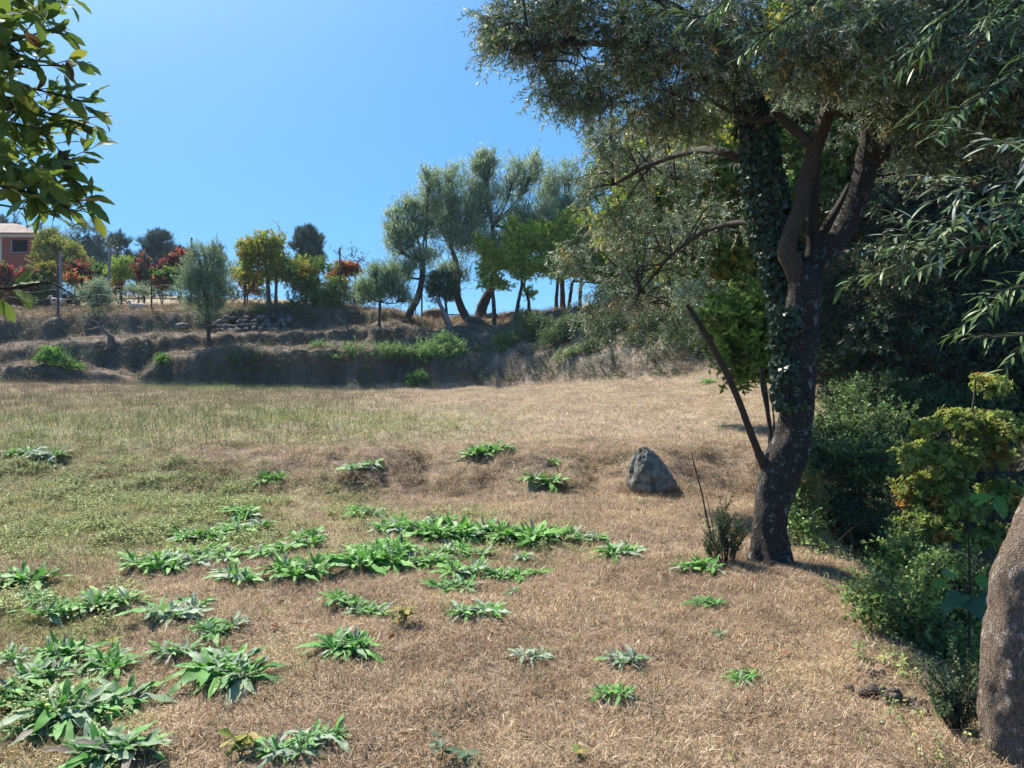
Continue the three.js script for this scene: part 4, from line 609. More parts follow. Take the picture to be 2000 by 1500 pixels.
// ---------------------------------------------------------------- woods behind and to the right
seed(431);
const oakTint = () => { const t = R(); return C(lerp(0.6, 1.35, t * t), lerp(0.9, 1.05, t), 0.8).multiplyScalar(RR(0.75, 1.3)); };
tree('oak_tree', 'tall yellowing oak filling the view behind the forked olive limbs', 'oak tree', { d: 14, trunk: [[1575, 860, 16], [1570, 700, 14], [1560, 500, 11], [1540, 300, 8], [1550, 100, 5]], lobes: [[1230, 330, 60, 60, 16, 0.4], [1300, 300, 70, 60, 15.5, 0.5], [1250, 420, 70, 70, 15, 0.6], [1350, 360, 100, 90, 14.5, 0.9], [1440, 450, 100, 90, 14.5], [1550, 260, 120, 110, 14.5], [1600, 410, 110, 90, 14], [1690, 310, 100, 110, 14], [1430, 230, 80, 70, 15, 0.7], [1600, 90, 130, 90, 14.5, 0.8], [1350, 480, 90, 60, 15], [1480, 560, 90, 60, 15], [1620, 530, 90, 70, 14.5], [1600, -80, 160, 80, 15, 0.3], [1750, -300, 180, 120, 15, 0.5]], kind: 'oak', dens: 24, branchOpt: { twigs: 4, r1: 0.012 }, crownOpt: { color: oakTint, size: 1.2, gap: 0.2, gapScale: 1.1 } });
tree('oak_tree', 'lower green-brown oak behind the light sapling and slim bare pole', 'oak tree', { d: 33.5, trunk: [[1430, 740, 8], [1425, 640, 7], [1420, 560, 5]], lobes: [[1420, 560, 110, 60], [1350, 590, 60, 50], [1500, 620, 90, 70], [1400, 640, 90, 40], [1330, 530, 50, 40], [1290, 600, 50, 30], [1550, 560, 90, 90], [1580, 680, 70, 60]], kind: 'oak', dens: 34, branchOpt: { twigs: 4 }, crownOpt: { color: () => C(0.8, 0.95, 0.8).multiplyScalar(RR(0.6, 1.4)), size: 1.3, gap: 0.3 } });
const darkOpt = (k) => ({ color: () => C(1, 1.02, 0.95).multiplyScalar(k * RR(0.3, 1.9)), gap: 0.2, gapScale: 1.3, size: 1.15, droop: 0.4 });
tree('evergreen_tree', 'dark evergreen filling the right middle behind the hanging olive twigs', 'tree', { d: 12, trunk: [[1770, 860, 14], [1775, 700, 12], [1780, 500, 9], [1790, 250, 6]], lobes: [[1740, 550, 120, 110], [1880, 470, 130, 130], [1700, 660, 110, 80], [1830, 660, 120, 100], [1960, 610, 120, 140, 11.5], [1980, 330, 140, 150], [1860, 270, 150, 120, 12.5], [1730, 420, 80, 80, 12.5], [1640, 600, 60, 70, 12.5]], kind: 'dark', dens: 12, branchOpt: { twigs: 5, r1: 0.01 }, crownOpt: darkOpt(0.9) });
tree('evergreen_tree', 'tall dark evergreen rising out of the picture at upper right', 'tree', { d: 15, trunk: [[1900, 840, 18], [1900, 500, 14], [1890, 150, 10], [1880, -200, 6]], lobes: [[1900, 150, 180, 160], [1760, 50, 140, 130], [2000, 0, 180, 160], [1850, -150, 220, 160], [1750, -330, 220, 160], [1980, -350, 220, 160], [1700, 180, 90, 110, 16], [2020, 420, 140, 150], [2020, 650, 120, 120], [1600, -430, 200, 130]], kind: 'dark', dens: 7, branchOpt: { twigs: 4, r1: 0.012 }, crownOpt: { ...darkOpt(0.9), size: 1.5 } });
tree('evergreen_tree', 'dark low tree at the back of the gully behind the fern bank', 'tree', { d: 17, trunk: [[1690, 800, 10], [1690, 700, 8], [1690, 600, 5]], lobes: [[1640, 700, 80, 70], [1720, 720, 90, 70], [1800, 760, 90, 60, 15], [1650, 790, 60, 40], [1720, 600, 90, 80, 19], [1880, 760, 100, 70, 14], [1980, 780, 90, 80, 13], [1590, 640, 50, 60, 20]], kind: 'dark', dens: 12, branchOpt: { twigs: 4 }, crownOpt: { ...darkOpt(0.8), size: 1.4 } });
// gully vegetation
seed(457);
for (const [label, lobes, d, k, kd = 'bramble', dens = 16] of [
  ['tangled bramble mound directly right of the olive trunk, above the dark hollow', [[1625, 870, 34, 24], [1670, 860, 40, 22], [1720, 885, 40, 22], [1650, 905, 50, 18], [1690, 830, 30, 16], [1600, 920, 20, 34], [1640, 850, 60, 26], [1590, 870, 20, 40], [1620, 890, 46, 26, 7.4], [1680, 902, 46, 22, 7.2], [1580, 905, 20, 36, 7.6], [1730, 908, 36, 20, 7.2]], 8.4, 0.95],
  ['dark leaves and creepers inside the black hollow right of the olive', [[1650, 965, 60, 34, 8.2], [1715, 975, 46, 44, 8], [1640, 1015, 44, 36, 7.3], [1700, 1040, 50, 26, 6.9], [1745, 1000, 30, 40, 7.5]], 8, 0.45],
  ['fern-green leafy mound behind the bramble mound', [[1640, 800, 30, 22], [1690, 820, 40, 20], [1620, 840, 30, 20], [1730, 815, 36, 20], [1660, 770, 26, 16]], 10, 1.2],
  ['dark bramble wall at the back of the gully', [[1700, 770, 70, 40], [1790, 800, 80, 50], [1880, 800, 80, 50], [1780, 860, 60, 40]], 11, 0.9],
  ['low leafy shrub on the gully slope below the dark hollow', [[1790, 1085, 60, 22], [1740, 1110, 40, 10], [1830, 1110, 50, 26], [1770, 1050, 30, 16]], 5.4, 1.7, 'bramble', 12],
  ['leafy shrub beside the pale foreground trunk', [[1860, 1130, 50, 50], [1830, 1170, 50, 36], [1880, 1210, 40, 40]], 4.6, 1.4, 'bramble', 12],
  ['low bramble runners at the edge of the dry grass, right', [[1740, 1190, 50, 24], [1800, 1230, 50, 26], [1850, 1270, 40, 24], [1700, 1160, 36, 18]], 4.3, 1.5, 'bramble', 12],
  ['small yellow-green herb tuft right behind the olive foot', [[1570, 1020, 16, 20], [1556, 1010, 10, 14]], 6.4, 1.7],
  ['dry brown herb clump between olive and dark hollow', [[1560, 960, 16, 40], [1580, 990, 14, 26]], 6.9, 1.2],
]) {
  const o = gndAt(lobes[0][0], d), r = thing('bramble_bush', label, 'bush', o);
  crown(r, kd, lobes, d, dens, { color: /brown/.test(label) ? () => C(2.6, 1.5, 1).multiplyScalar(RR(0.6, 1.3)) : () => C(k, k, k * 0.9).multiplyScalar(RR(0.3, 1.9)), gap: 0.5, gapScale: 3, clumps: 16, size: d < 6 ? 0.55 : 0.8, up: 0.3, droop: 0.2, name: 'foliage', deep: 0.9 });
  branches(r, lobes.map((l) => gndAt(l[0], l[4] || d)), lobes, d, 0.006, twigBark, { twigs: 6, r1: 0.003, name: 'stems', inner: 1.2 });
}
// lobed leaf outline as a flat, slightly cupped mesh along +Y
function lobedLeaf(kind) {
  const s = new THREE.Shape(), pts = [];
  if (kind === 'oak') { const prof = [[0, 0.02], [0.1, 0.05], [0.2, 0.16], [0.27, 0.1], [0.38, 0.26], [0.46, 0.15], [0.58, 0.33], [0.66, 0.18], [0.78, 0.28], [0.84, 0.17], [0.94, 0.15], [1, 0]]; prof.forEach(([t, w]) => pts.push([w, t])); prof.slice(1, -1).reverse().forEach(([t, w]) => pts.push([-w, t])); }
  else { for (let i = 0; i <= 60; i++) { const a = -Math.PI * 0.97 + i / 60 * Math.PI * 1.94, r = 0.34 + 0.2 * Math.pow(Math.abs(Math.cos(a * 1.25)), 1.3) * (1 - Math.abs(a) / 7) + 0.03 * Math.sin(a * 17); pts.push([Math.sin(a) * r * 1.15, 0.42 + Math.cos(a) * r]); } pts.push([0, 0.3]); }
  pts.forEach(([x, y], i) => (i ? s.lineTo(x, y) : s.moveTo(x, y)));
  const g = new THREE.ShapeGeometry(s), p = g.attributes.position, c = new Float32Array(p.count * 3).fill(1);
  for (let i = 0; i < p.count; i++) p.setZ(i, Math.abs(p.getX(i)) * 0.3 - p.getY(i) ** 2 * 0.22);
  g.setAttribute('color', new THREE.BufferAttribute(c, 3)); g.computeVertexNormals(); return g;
}
const oakLeaf = lobedLeaf('oak'), mapleLeaf = lobedLeaf('maple');
const plainLeafMats = new Map();
const plainLeafMat = (c, t = 0.4, coat = 0.1) => { const k = c.toArray().map((v) => v.toFixed(3)).join() + t; if (!plainLeafMats.has(k)) { const m = leafMat('leaf', { t, coat }); m.color.copy(c); plainLeafMats.set(k, m); } return plainLeafMats.get(k); };
function leafPart(root, geo, mat, p, dir, up, len, name = 'leaf') {
  const m = shade(new THREE.Mesh(geo, mat)), x = V().crossVectors(dir, up).normalize(), z = V().crossVectors(x, dir).normalize();
  m.quaternion.setFromRotationMatrix(new THREE.Matrix4().makeBasis(x, dir.clone().normalize(), z)); m.position.copy(p).sub(root.position); m.scale.setScalar(len); m.name = name; root.add(m); return m;
}
// oak sapling with yellowing leaves at the right
KIND.oakNear = { mat: KIND.oak.mat, geos: [0, 1, 2].map(() => { const gs = []; const G = new Geo(); addStem(G, [V(0, 0, 0), V(0.01, 0.07, 0), V(0, 0.15, 0.01)], 0.002, 0.001, C(0.1, 0.07, 0.04)); const st = G.build(); gs.push(st); for (let i = 0; i < 9; i++) { const g = oakLeaf.clone(), l = RR(0.06, 0.1), d = rdir(); d.y = Math.abs(d.y) * 0.4 + 0.1; d.normalize(); const up = V(RN() * 0.4, 1, RN() * 0.4), x = V().crossVectors(d, up).normalize(), z = V().crossVectors(x, d).normalize(); g.applyMatrix4(new THREE.Matrix4().makeBasis(x, d, z).scale(V(l, l, l)).setPosition(0, RR(0.06, 0.15), 0)); const c = [C(0.2, 0.24, 0.045), C(0.3, 0.27, 0.06), C(0.14, 0.2, 0.05), C(0.23, 0.25, 0.08)][i % 4], a = g.attributes.color; for (let k = 0; k < a.count; k++) a.setXYZ(k, c.r, c.g, c.b); gs.push(g); } return mergeGeometries(gs.map((g) => { const q = g.index ? g.toNonIndexed() : g; q.deleteAttribute('uv'); return q; })); }) };
tree('oak_sapling', 'oak sapling with yellow-green and rusty leaves above the gully on the right', 'oak tree', { d: 5.5, trunk: [[1896, 1250, 4], [1892, 1100, 3.6], [1888, 980, 3.2], [1886, 890, 2.8], [1900, 800, 2.2], [1906, 740, 1.6]], bark: greyBark, lobes: [[1810, 965, 60, 21], [1860, 1000, 80, 25], [1820, 890, 50, 19], [1900, 900, 70, 31], [1960, 970, 60, 31], [1900, 830, 50, 22], [1850, 1050, 70, 19], [1950, 850, 60, 31], [1800, 1020, 44, 15], [1960, 1050, 50, 25], [1780, 910, 24, 11], [1930, 760, 40, 19], [1800, 840, 30, 10], [1850, 940, 50, 19]], kind: 'oakNear', dens: 24, branchOpt: { twigs: 5, r1: 0.004 }, crownOpt: { color: (o) => (n3(o.x * 3, o.y * 3, o.z * 3) > 0.66 ? C(2, 1, 0.7) : C(1.3, 1.4, 1.2)).multiplyScalar(RR(0.65, 1.3)), size: 0.43, gap: 0.55, gapScale: 3.5, out: 0.4, up: 0.6, clumps: 7 } });
{ // young maple with few large leaves
  const d = 3.9, P = (x, y) => at(x, y, d), b = gndAt(1890, d), r = thing('maple_sapling', 'thin dark stem with a few large lobed green leaves before the pale trunk', 'sapling', b);
  part(r, 'stem', limb([b, P(1893, 1220), P(1894, 1140), P(1892, 1060), P(1890, 980)], [0.006, 0.006, 0.005, 0.004, 0.003], { sides: 6, step: 0.05, rough: 0.05 }), twigBark);
  for (const [x, y, dx, dy, dz, l] of [[1872, 1125, -0.8, 0.3, 0.5, 0.14], [1850, 1140, -1, 0.05, 0.4, 0.1], [1880, 1160, -0.9, -0.4, 0.5, 0.13], [1890, 1170, 0.2, -0.5, 0.9, 0.13], [1908, 1140, 0.9, 0.1, 0.3, 0.13], [1912, 1165, 0.8, -0.4, 0.4, 0.12], [1862, 1170, -0.6, -0.6, 0.2, 0.1], [1900, 985, 0.6, 0.5, 0.2, 0.12], [1940, 975, 0.4, -0.6, 0.2, 0.13]]) {
    const q = P(x, y), s = P(1894, y + 8); part(r, 'stalk', limb([s, s.clone().lerp(q, 0.5).add(V(0, 0.015, 0)), q], [0.0022, 0.002, 0.0015], { sides: 4, step: 0.04 }), twigBark);
    leafPart(r, mapleLeaf, plainLeafMat(y > 1150 ? C(0.05, 0.13, 0.07) : C(0.08, 0.22, 0.03), 0.4, 0.3), q, V(dx, dy, dz).normalize(), V(-0.3, 1, 0.3), l * 0.9);
  }
}
// ferns
function fern(label, px, py, d, n, len) {
  const o = gndAt(px, d), r = thing('fern', label, 'fern', o), m = plainLeafMat(C(0.07, 0.15, 0.035), 0.4);
  for (let i = 0; i < n; i++) {
    const a = i / n * 6.2832 + RN() * 0.4, G = new Geo(), L = len * RR(0.7, 1.1), pts = []; for (let k = 0; k <= 10; k++) { const t = k / 10; pts.push(V(o.x + Math.cos(a) * L * t * 0.85, o.y + L * (0.9 * t - 0.75 * t * t), o.z + Math.sin(a) * L * t * 0.85)); }
    addStem(G, pts, 0.003, 0.001, C(0.9, 0.8, 0.5)); for (let k = 1; k < 20; k++) { const t = k / 20, q = pts[Math.floor(t * 10)].clone().lerp(pts[Math.min(10, Math.floor(t * 10) + 1)], t * 10 % 1), w = 0.28 * L * (1 - t) * Math.min(1, t * 5 + 0.3); for (const s of [-1, 1]) addLeaf(G, q, V(-Math.sin(a) * s + Math.cos(a) * 0.45, -0.15, Math.cos(a) * s + Math.sin(a) * 0.45).normalize(), V(0, 1, 0), w, 0.022 * len / 0.5, { seg: 2, fold: 0.1, bend: 0.2, color: C(1, 1, 1).multiplyScalar(RR(0.8, 1.2)) }); }
    part(r, 'frond', G.build(), m);
  }
}
seed(463);
fern('green fern at the gully edge left of the pale trunk', 1815, 1230, 4.35, 9, 0.36);
fern('shaded fern inside the dark hollow right of the olive', 1640, 975, 7.3, 8, 0.35);
fern('pale fern on the mound behind the olive trunk', 1660, 830, 9.6, 9, 0.7);
{ // bramble canes
  const cane = (label, pts, d, r0, m = twigBark) => { const q = pts.map((p) => at(p[0], p[1], d)), r = thing('bramble_cane', label, 'twig', q[0].clone()); part(r, 'stem', limb(q, q.map((_, i) => r0 * (1 - 0.6 * i / q.length)), { sides: 5, step: 0.04, rough: 0.1 }), m); };
  const straw = barkMat('straw stem', C(0.5, 0.42, 0.3));
  cane('pale curved dead stalk arching over the dark hollow', [[1588, 1010], [1598, 985], [1606, 955], [1618, 935], [1630, 932]], 6.6, 0.006, straw);
  cane('reddish bramble cane arching right from the gully edge', [[1640, 1055], [1660, 1035], [1680, 1022], [1700, 1012]], 6, 0.007);
  cane('upright brown bramble cane below the dark hollow', [[1672, 1110], [1667, 1075], [1664, 1050], [1660, 1020]], 5.9, 0.006);
  cane('fallen pale twig behind the olive foot', [[1540, 1038], [1560, 1042], [1580, 1040], [1602, 1030]], 6.3, 0.005, straw);
  cane('straight thin sapling stem right of the olive trunk', [[1622, 900], [1618, 860], [1614, 800], [1612, 740]], 8.6, 0.012, greyBark);
  cane('tall dry flower stalk leaning left of the olive foot', [[1392, 1060], [1380, 1010], [1370, 960], [1358, 915], [1350, 882]], 5.9, 0.008);
  cane('shorter dry flower stalk beside the tall leaning one', [[1396, 1060], [1390, 1020], [1384, 990], [1380, 968]], 5.95, 0.005, straw);
  cane('bare stick leaning across the second terrace', [[688, 660], [680, 645], [672, 630], [655, 617]], 36.4, 0.07, greyBark);
}

// ---------------------------------------------------------------- the pale trunk in the right corner and its hanging branches
seed(503);
{
  const D = 3.0, P = (x, y, d = D) => at(x, y, d), b = gnd(1974, 1497); b.y = H(b.x, b.z);
  const root = thing('olive_tree', 'pale cracked trunk leaning out of the picture at the lower right corner', 'olive tree', b.clone());
  const tr = [[1982, 1570, 84], [1976, 1500, 66], [1970, 1420, 60], [1968, 1330, 59], [1972, 1255, 57], [1977, 1190, 59], [1983, 1130, 61], [2000, 1070, 60], [2030, 1010, 60], [2068, 950, 60], [2120, 870, 60], [2165, 760, 58], [2190, 600, 54], [2215, 400, 50], [2235, 150, 42], [2230, -150, 32], [2220, -450, 20]];
  part(root, 'trunk', limb(tr.map((t) => P(t[0] + 14 + (t[1] < 1100 ? 22 : t[1] < 1200 ? 8 : 0), t[1])), tr.map((t) => t[2] / F * D), { sides: 64, step: 0.012, rough: 0.06, freq: 9, flare: 0.04, lump: 0.06 }), paleBark);
  const br = (pts, r0, mat = greyBark) => part(root, 'branch', limb(pts.map((q) => at(q[0], q[1], q[2])), pts.map((_, i) => r0 * (1 - 0.8 * i / (pts.length - 1))), { sides: 7, step: 0.05, rough: 0.1 }), mat);
  const twigs = [
    [[2210, 380, 2.9], [2100, 250, 2.5], [2020, 275, 2.3], [1962, 278, 2.2], [1925, 290, 2.15]], [[2220, 420, 2.9], [2090, 340, 2.5], [1985, 355, 2.3], [1900, 362, 2.25], [1830, 362, 2.2], [1765, 350, 2.2]],
    [[2220, 480, 2.9], [2080, 400, 2.5], [1960, 425, 2.35], [1860, 462, 2.3], [1790, 470, 2.25], [1715, 455, 2.2]], [[2215, 560, 2.9], [2080, 470, 2.5], [1950, 480, 2.3], [1850, 490, 2.3], [1790, 505, 2.25], [1745, 538, 2.2]],
    [[2210, 600, 2.9], [2090, 550, 2.6], [2000, 560, 2.5], [1950, 572, 2.45], [1915, 595, 2.4]], [[2200, 700, 2.9], [2080, 640, 2.6], [1990, 655, 2.5], [1920, 660, 2.5], [1885, 662, 2.5]],
    [[2235, 200, 2.9], [2120, 90, 2.7], [2000, 130, 2.6], [1900, 200, 2.5], [1820, 235, 2.5], [1765, 240, 2.5]], [[2230, 50, 2.9], [2000, -60, 2.7], [1850, 30, 2.7], [1770, 90, 2.7], [1720, 150, 2.7]],
    [[2230, -100, 2.9], [1950, -160, 2.8], [1700, -100, 2.9], [1580, 10, 2.9], [1520, 50, 2.9], [1465, 100, 2.9]], [[2230, -150, 2.9], [1850, -230, 2.9], [1550, -160, 3], [1440, -30, 3], [1390, 25, 3], [1330, 42, 3]],
    [[2230, -50, 2.9], [2080, -40, 2.6], [1960, 30, 2.6], [1880, 120, 2.6], [1840, 170, 2.6]], [[2210, 500, 2.9], [2060, 430, 2.4], [1975, 400, 2.2], [1920, 420, 2.15], [1890, 440, 2.1]],
  ];
  const lg = [0, 1, 2, 3].map((k) => { const G = new Geo(); addLeaf(G, V(0, 0, 0), V(0, 1, 0), V(0, 0, 1), 1, 0.155, { seg: 5, fold: 0.22, bend: 0.12 + 0.1 * k, color: C(1, 1, 1), shape: (t) => Math.pow(Math.sin(Math.PI * clamp(t * 0.96 + 0.02, 0, 1)), 0.8) }); return G.build(); });
  const top = [C(0.06, 0.12, 0.035), C(0.09, 0.16, 0.045), C(0.12, 0.19, 0.05)].map((c) => { const m = leafMat('long leaf', { t: 0.3, coat: 0.35, coatRough: 0.35 }); m.color.copy(c); return m; }), under = [C(0.24, 0.28, 0.22), C(0.32, 0.35, 0.29)].map((c) => { const m = leafMat('silver leaf underside', { t: 0.25, coat: 0.3, coatRough: 0.4 }); m.color.copy(c); return m; });
  const dead = leafMat('dry leaf', { t: 0.4 }); dead.color.setRGB(0.36, 0.2, 0.05);
  let count = 0; const more = [];
  for (const t of twigs) {
    br(t, 0.0075, t[0][1] > 300 ? greyBark : twigBark); const cv = new THREE.CatmullRomCurve3(t.map((q) => at(q[0], q[1], q[2])), false, 'centripetal'), L = cv.getLength();
    const side = [[0.35, 1]]; for (let s = 0; s < 9; s++) side.push([RR(0.35, 0.97), RR(0.1, 0.24)]);
    side.forEach(([u0, l], si) => {
      let o, dirA, len, pt;
      if (si === 0) { pt = (u) => cv.getPointAt(lerp(0.38, 1, u)); len = L * 0.62; } else { o = cv.getPointAt(u0); dirA = cv.getTangentAt(u0).addScaledVector(rdir(), 0.8); dirA.x -= 0.25; dirA.y -= 0.1; dirA.normalize(); pt = (u) => o.clone().addScaledVector(dirA, u * l).add(V(0, -0.12 * l * u * u, 0)); len = l; part(root, 'twig', limb([pt(0), pt(0.5), pt(1)], [0.003, 0.002, 0.001], { sides: 5, step: 0.04 }), twigBark); }
      const n = Math.round(len / (si ? 0.015 : 0.03)); for (let i = 0; i < n; i++) {
        const u = (i + 0.5) / n, p = pt(u), tg = pt(Math.min(1, u + 0.02)).sub(pt(Math.max(0, u - 0.02))).normalize(), up = V(RN() * 0.5, 1, RN() * 0.5 + 0.2), sd = V().crossVectors(tg, up).normalize().multiplyScalar(i % 2 ? 1 : -1);
        const dir = tg.clone().multiplyScalar(RR(0.5, 1.1)).addScaledVector(sd, RR(0.4, 1)).addScaledVector(rdir(), 0.35); dir.y -= 0.03; dir.normalize();
        const mat = R() < 0.02 ? dead : R() < 0.33 ? under[Math.floor(R() * 2)] : top[Math.floor(R() * 3)], g = lg[Math.floor(R() * 4)], l = RR(0.046, 0.078);
        if (proj(p.x, p.y, p.z)[0] < 2020 && proj(p.x, p.y, p.z)[1] > -10 && count < 290) { count++; leafPart(root, g, mat, p, dir, up, l); } else more.push([g, p, dir.clone(), up, l]);
      }
    });
  }
  const gs = more.map(([g, p, dir, up, l]) => { const q = g.clone(), x = V().crossVectors(dir, up).normalize(), z = V().crossVectors(x, dir).normalize(); q.applyMatrix4(new THREE.Matrix4().makeBasis(x, dir, z).scale(V(l, l, l)).setPosition(p)); return q; });
  if (gs.length) part(root, 'more_leaves', mergeGeometries(gs), top[1]).userData.kind = 'stuff';
  crown(root, 'olive', [[2230, -250, 180, 120, 3.2], [2350, 50, 160, 160, 3.4], [2150, -420, 200, 100, 3.4], [2400, -250, 150, 150, 3.4]], 3.2, 3, { droop: 0.4 });
}
// ---------------------------------------------------------------- leafy branch hanging in at the upper left
seed(521);
{
  const b = V(-2.75, 0, -2.3); b.y = H(b.x, b.z); const root = thing('broadleaf_tree', 'backlit leafy branches with broad oval leaves hanging in at the upper left', 'tree', b.clone());
  part(root, 'trunk', limb([b.clone().add(V(0, -0.1, 0)), V(-2.7, 1.2, -2.3), V(-2.8, 2.4, -2.2), V(-2.75, 4, -2.3)], [0.13, 0.1, 0.08, 0.04], { sides: 12, step: 0.06, rough: 0.08, flare: 0.3 }), greyBark);
  const D = 2.0, tw = [
    [[-700, 160], [-200, 120], [-20, 70], [20, 24], [60, 22], [100, 26]], [[-700, 200], [-250, 170], [-20, 140], [60, 128], [120, 128], [178, 122]], [[-700, 230], [-260, 210], [-20, 188], [60, 213], [140, 229], [200, 228], [218, 226]],
    [[-260, 200], [-20, 160], [60, 172], [130, 190], [175, 196], [190, 176]], [[-250, 215], [20, 215], [100, 230], [160, 242], [195, 256]], [[-700, 320], [-250, 290], [-20, 272], [40, 300], [90, 332], [140, 352]],
    [[-700, 430], [-250, 400], [-40, 395], [40, 407], [80, 414], [150, 410], [186, 420]], [[-250, 330], [-30, 326], [60, 346], [120, 332], [158, 318]], [[-200, 120], [-20, 92], [40, 76], [90, 62], [120, 66]],
    [[-260, 260], [-30, 236], [50, 246], [110, 286], [132, 322]], [[-250, 370], [-30, 360], [40, 372], [110, 386], [170, 398]], [[-200, 60], [-40, 20], [10, -10], [50, -20]], [[-250, 300], [-30, 300], [30, 330], [70, 360], [100, 392]], [[-200, 30], [-40, 44], [10, 96], [60, 100]],
  ];
  const lg = [0, 1, 2, 3].map((k) => { const G = new Geo(); addLeaf(G, V(0, 0, 0), V(0, 1, 0), V(0, 0, 1), 1, 0.44, { seg: 6, fold: 0.12 + 0.06 * k, bend: 0.05 + 0.12 * k, color: C(1, 1, 1), shape: (t) => Math.pow(Math.sin(Math.PI * clamp(t, 0, 1)), 0.75) * (0.8 + 0.3 * t), wave: 0.1 }); return G.build(); });
  const ms = [C(0.13, 0.19, 0.03), C(0.17, 0.22, 0.03), C(0.09, 0.15, 0.03), C(0.22, 0.24, 0.035)].map((c) => { const m = leafMat('broad leaf', { t: 0.55, coat: 0.1 }); m.color.copy(c); return m; }), brownM = leafMat('browned leaf', { t: 0.3 }); brownM.color.setRGB(0.1, 0.06, 0.03);
  let shown = 0; const rest = [];
  const leafAt = (p, dir, up, l) => {
    const g = lg[Math.floor(R() * 4)], m = R() < 0.06 ? brownM : ms[Math.floor(R() * 4)], q = proj(p.x, p.y, p.z); dir.normalize(); if (q[1] > 425 && q[1] < 535 && q[0] < 130) return;
    if (shown < 300 && q[0] > -10 && q[1] > -20) { shown++; leafPart(root, g, m, p, dir, up, l); return; }
    const h = g.clone(), x = V().crossVectors(dir, up).normalize(), z = V().crossVectors(x, dir).normalize(); h.applyMatrix4(new THREE.Matrix4().makeBasis(x, dir, z).scale(V(l, l, l)).setPosition(p)); rest.push(h);
  };
  const sideTwigs = [];
  tw.forEach((t, k) => {
    const d = D + RN() * 0.18, cv = new THREE.CatmullRomCurve3(t.map((q) => at(q[0], q[1], q[0] < -100 ? 2.25 : d)), false, 'centripetal'), L = cv.getLength();
    part(root, 'branch', limb(cv.getPoints(12), Array.from({ length: 13 }, (_, i) => lerp(0.004, 0.001, i / 12)), { sides: 6, step: 0.03, rough: 0.08 }), twigBark);
    const n = 30; for (let i = 0; i < n; i++) {
      const u = lerp(0.3, 1, (i + 0.6) / n), p = cv.getPointAt(Math.min(u, 1)), q = proj(p.x, p.y, p.z); if (q[0] < -60) continue;
      const tg = cv.getTangentAt(Math.min(u, 0.99)), up = V(RN() * 0.8, 1, RN() * 0.8 + 0.2), sd = V().crossVectors(tg, V(0, 0, 1)).normalize().multiplyScalar(i % 2 ? 1 : -1), dir = tg.clone().multiplyScalar(u > 0.93 ? 1.6 : RR(0.5, 1.2)).addScaledVector(sd, RR(0.2, 0.9)).addScaledVector(rdir(), 0.55);
      leafAt(p, dir, up, RR(0.042, 0.08) * (k === 3 || k === 2 ? 0.62 : 1));
      if (q[0] < 150 && R() < 0.6) sideTwigs.push([p.clone(), tg.clone().multiplyScalar(0.6).addScaledVector(rdir(), 0.8).normalize(), RR(0.06, 0.14)]);
    }
  });
  for (const [o, dir, l] of sideTwigs) {
    const e = o.clone().addScaledVector(dir, l), m = o.clone().lerp(e, 0.5).add(V(0, 0.01, 0)); part(root, 'twig', limb([o, m, e], [0.0016, 0.0012, 0.0007], { sides: 4, step: 0.03 }), twigBark);
    for (let i = 0; i < 6; i++) { const p = m.clone().lerp(i % 2 ? e : o, R() * (i % 2 ? 1 : 0.5)), d2 = dir.clone().multiplyScalar(RR(0.4, 1.2)).addScaledVector(rdir(), 0.8); leafAt(p, d2, V(RN() * 0.9, 1, RN() * 0.9 + 0.2), RR(0.042, 0.075)); }
  }
  // low bare twig with a few leaves in front of the vines
  const low = [[-500, 590], [-60, 566], [40, 561], [100, 551], [118, 562], [150, 580]], cv = new THREE.CatmullRomCurve3(low.map((q) => at(q[0], q[1], 2.0)));
  part(root, 'branch', limb(cv.getPoints(14), Array.from({ length: 15 }, (_, i) => lerp(0.006, 0.0012, i / 14)), { sides: 6, step: 0.03 }), twigBark);
  part(root, 'branch', limb([at(98, 552, 2), at(105, 545, 2), at(112, 538, 2)], [0.002, 0.0015, 0.001], { sides: 5, step: 0.02 }), twigBark);
  for (const [x, y, dx, dy, l] of [[20, 562, 0.9, 0.5, 0.075], [22, 565, 0.8, -0.4, 0.08], [8, 575, -0.3, -0.9, 0.06], [-4, 560, -0.5, 0.7, 0.06], [28, 560, 0.5, 0.8, 0.07], [0, 585, 0.6, -0.7, 0.07], [35, 578, 0.7, -0.7, 0.05]]) leafAt(at(x, y, 2.0), V(dx, dy, RN() * 0.4), V(RN(), 1, 0.6), l);
  if (rest.length) part(root, 'more_leaves', mergeGeometries(rest), ms[0]).userData.kind = 'stuff';
}
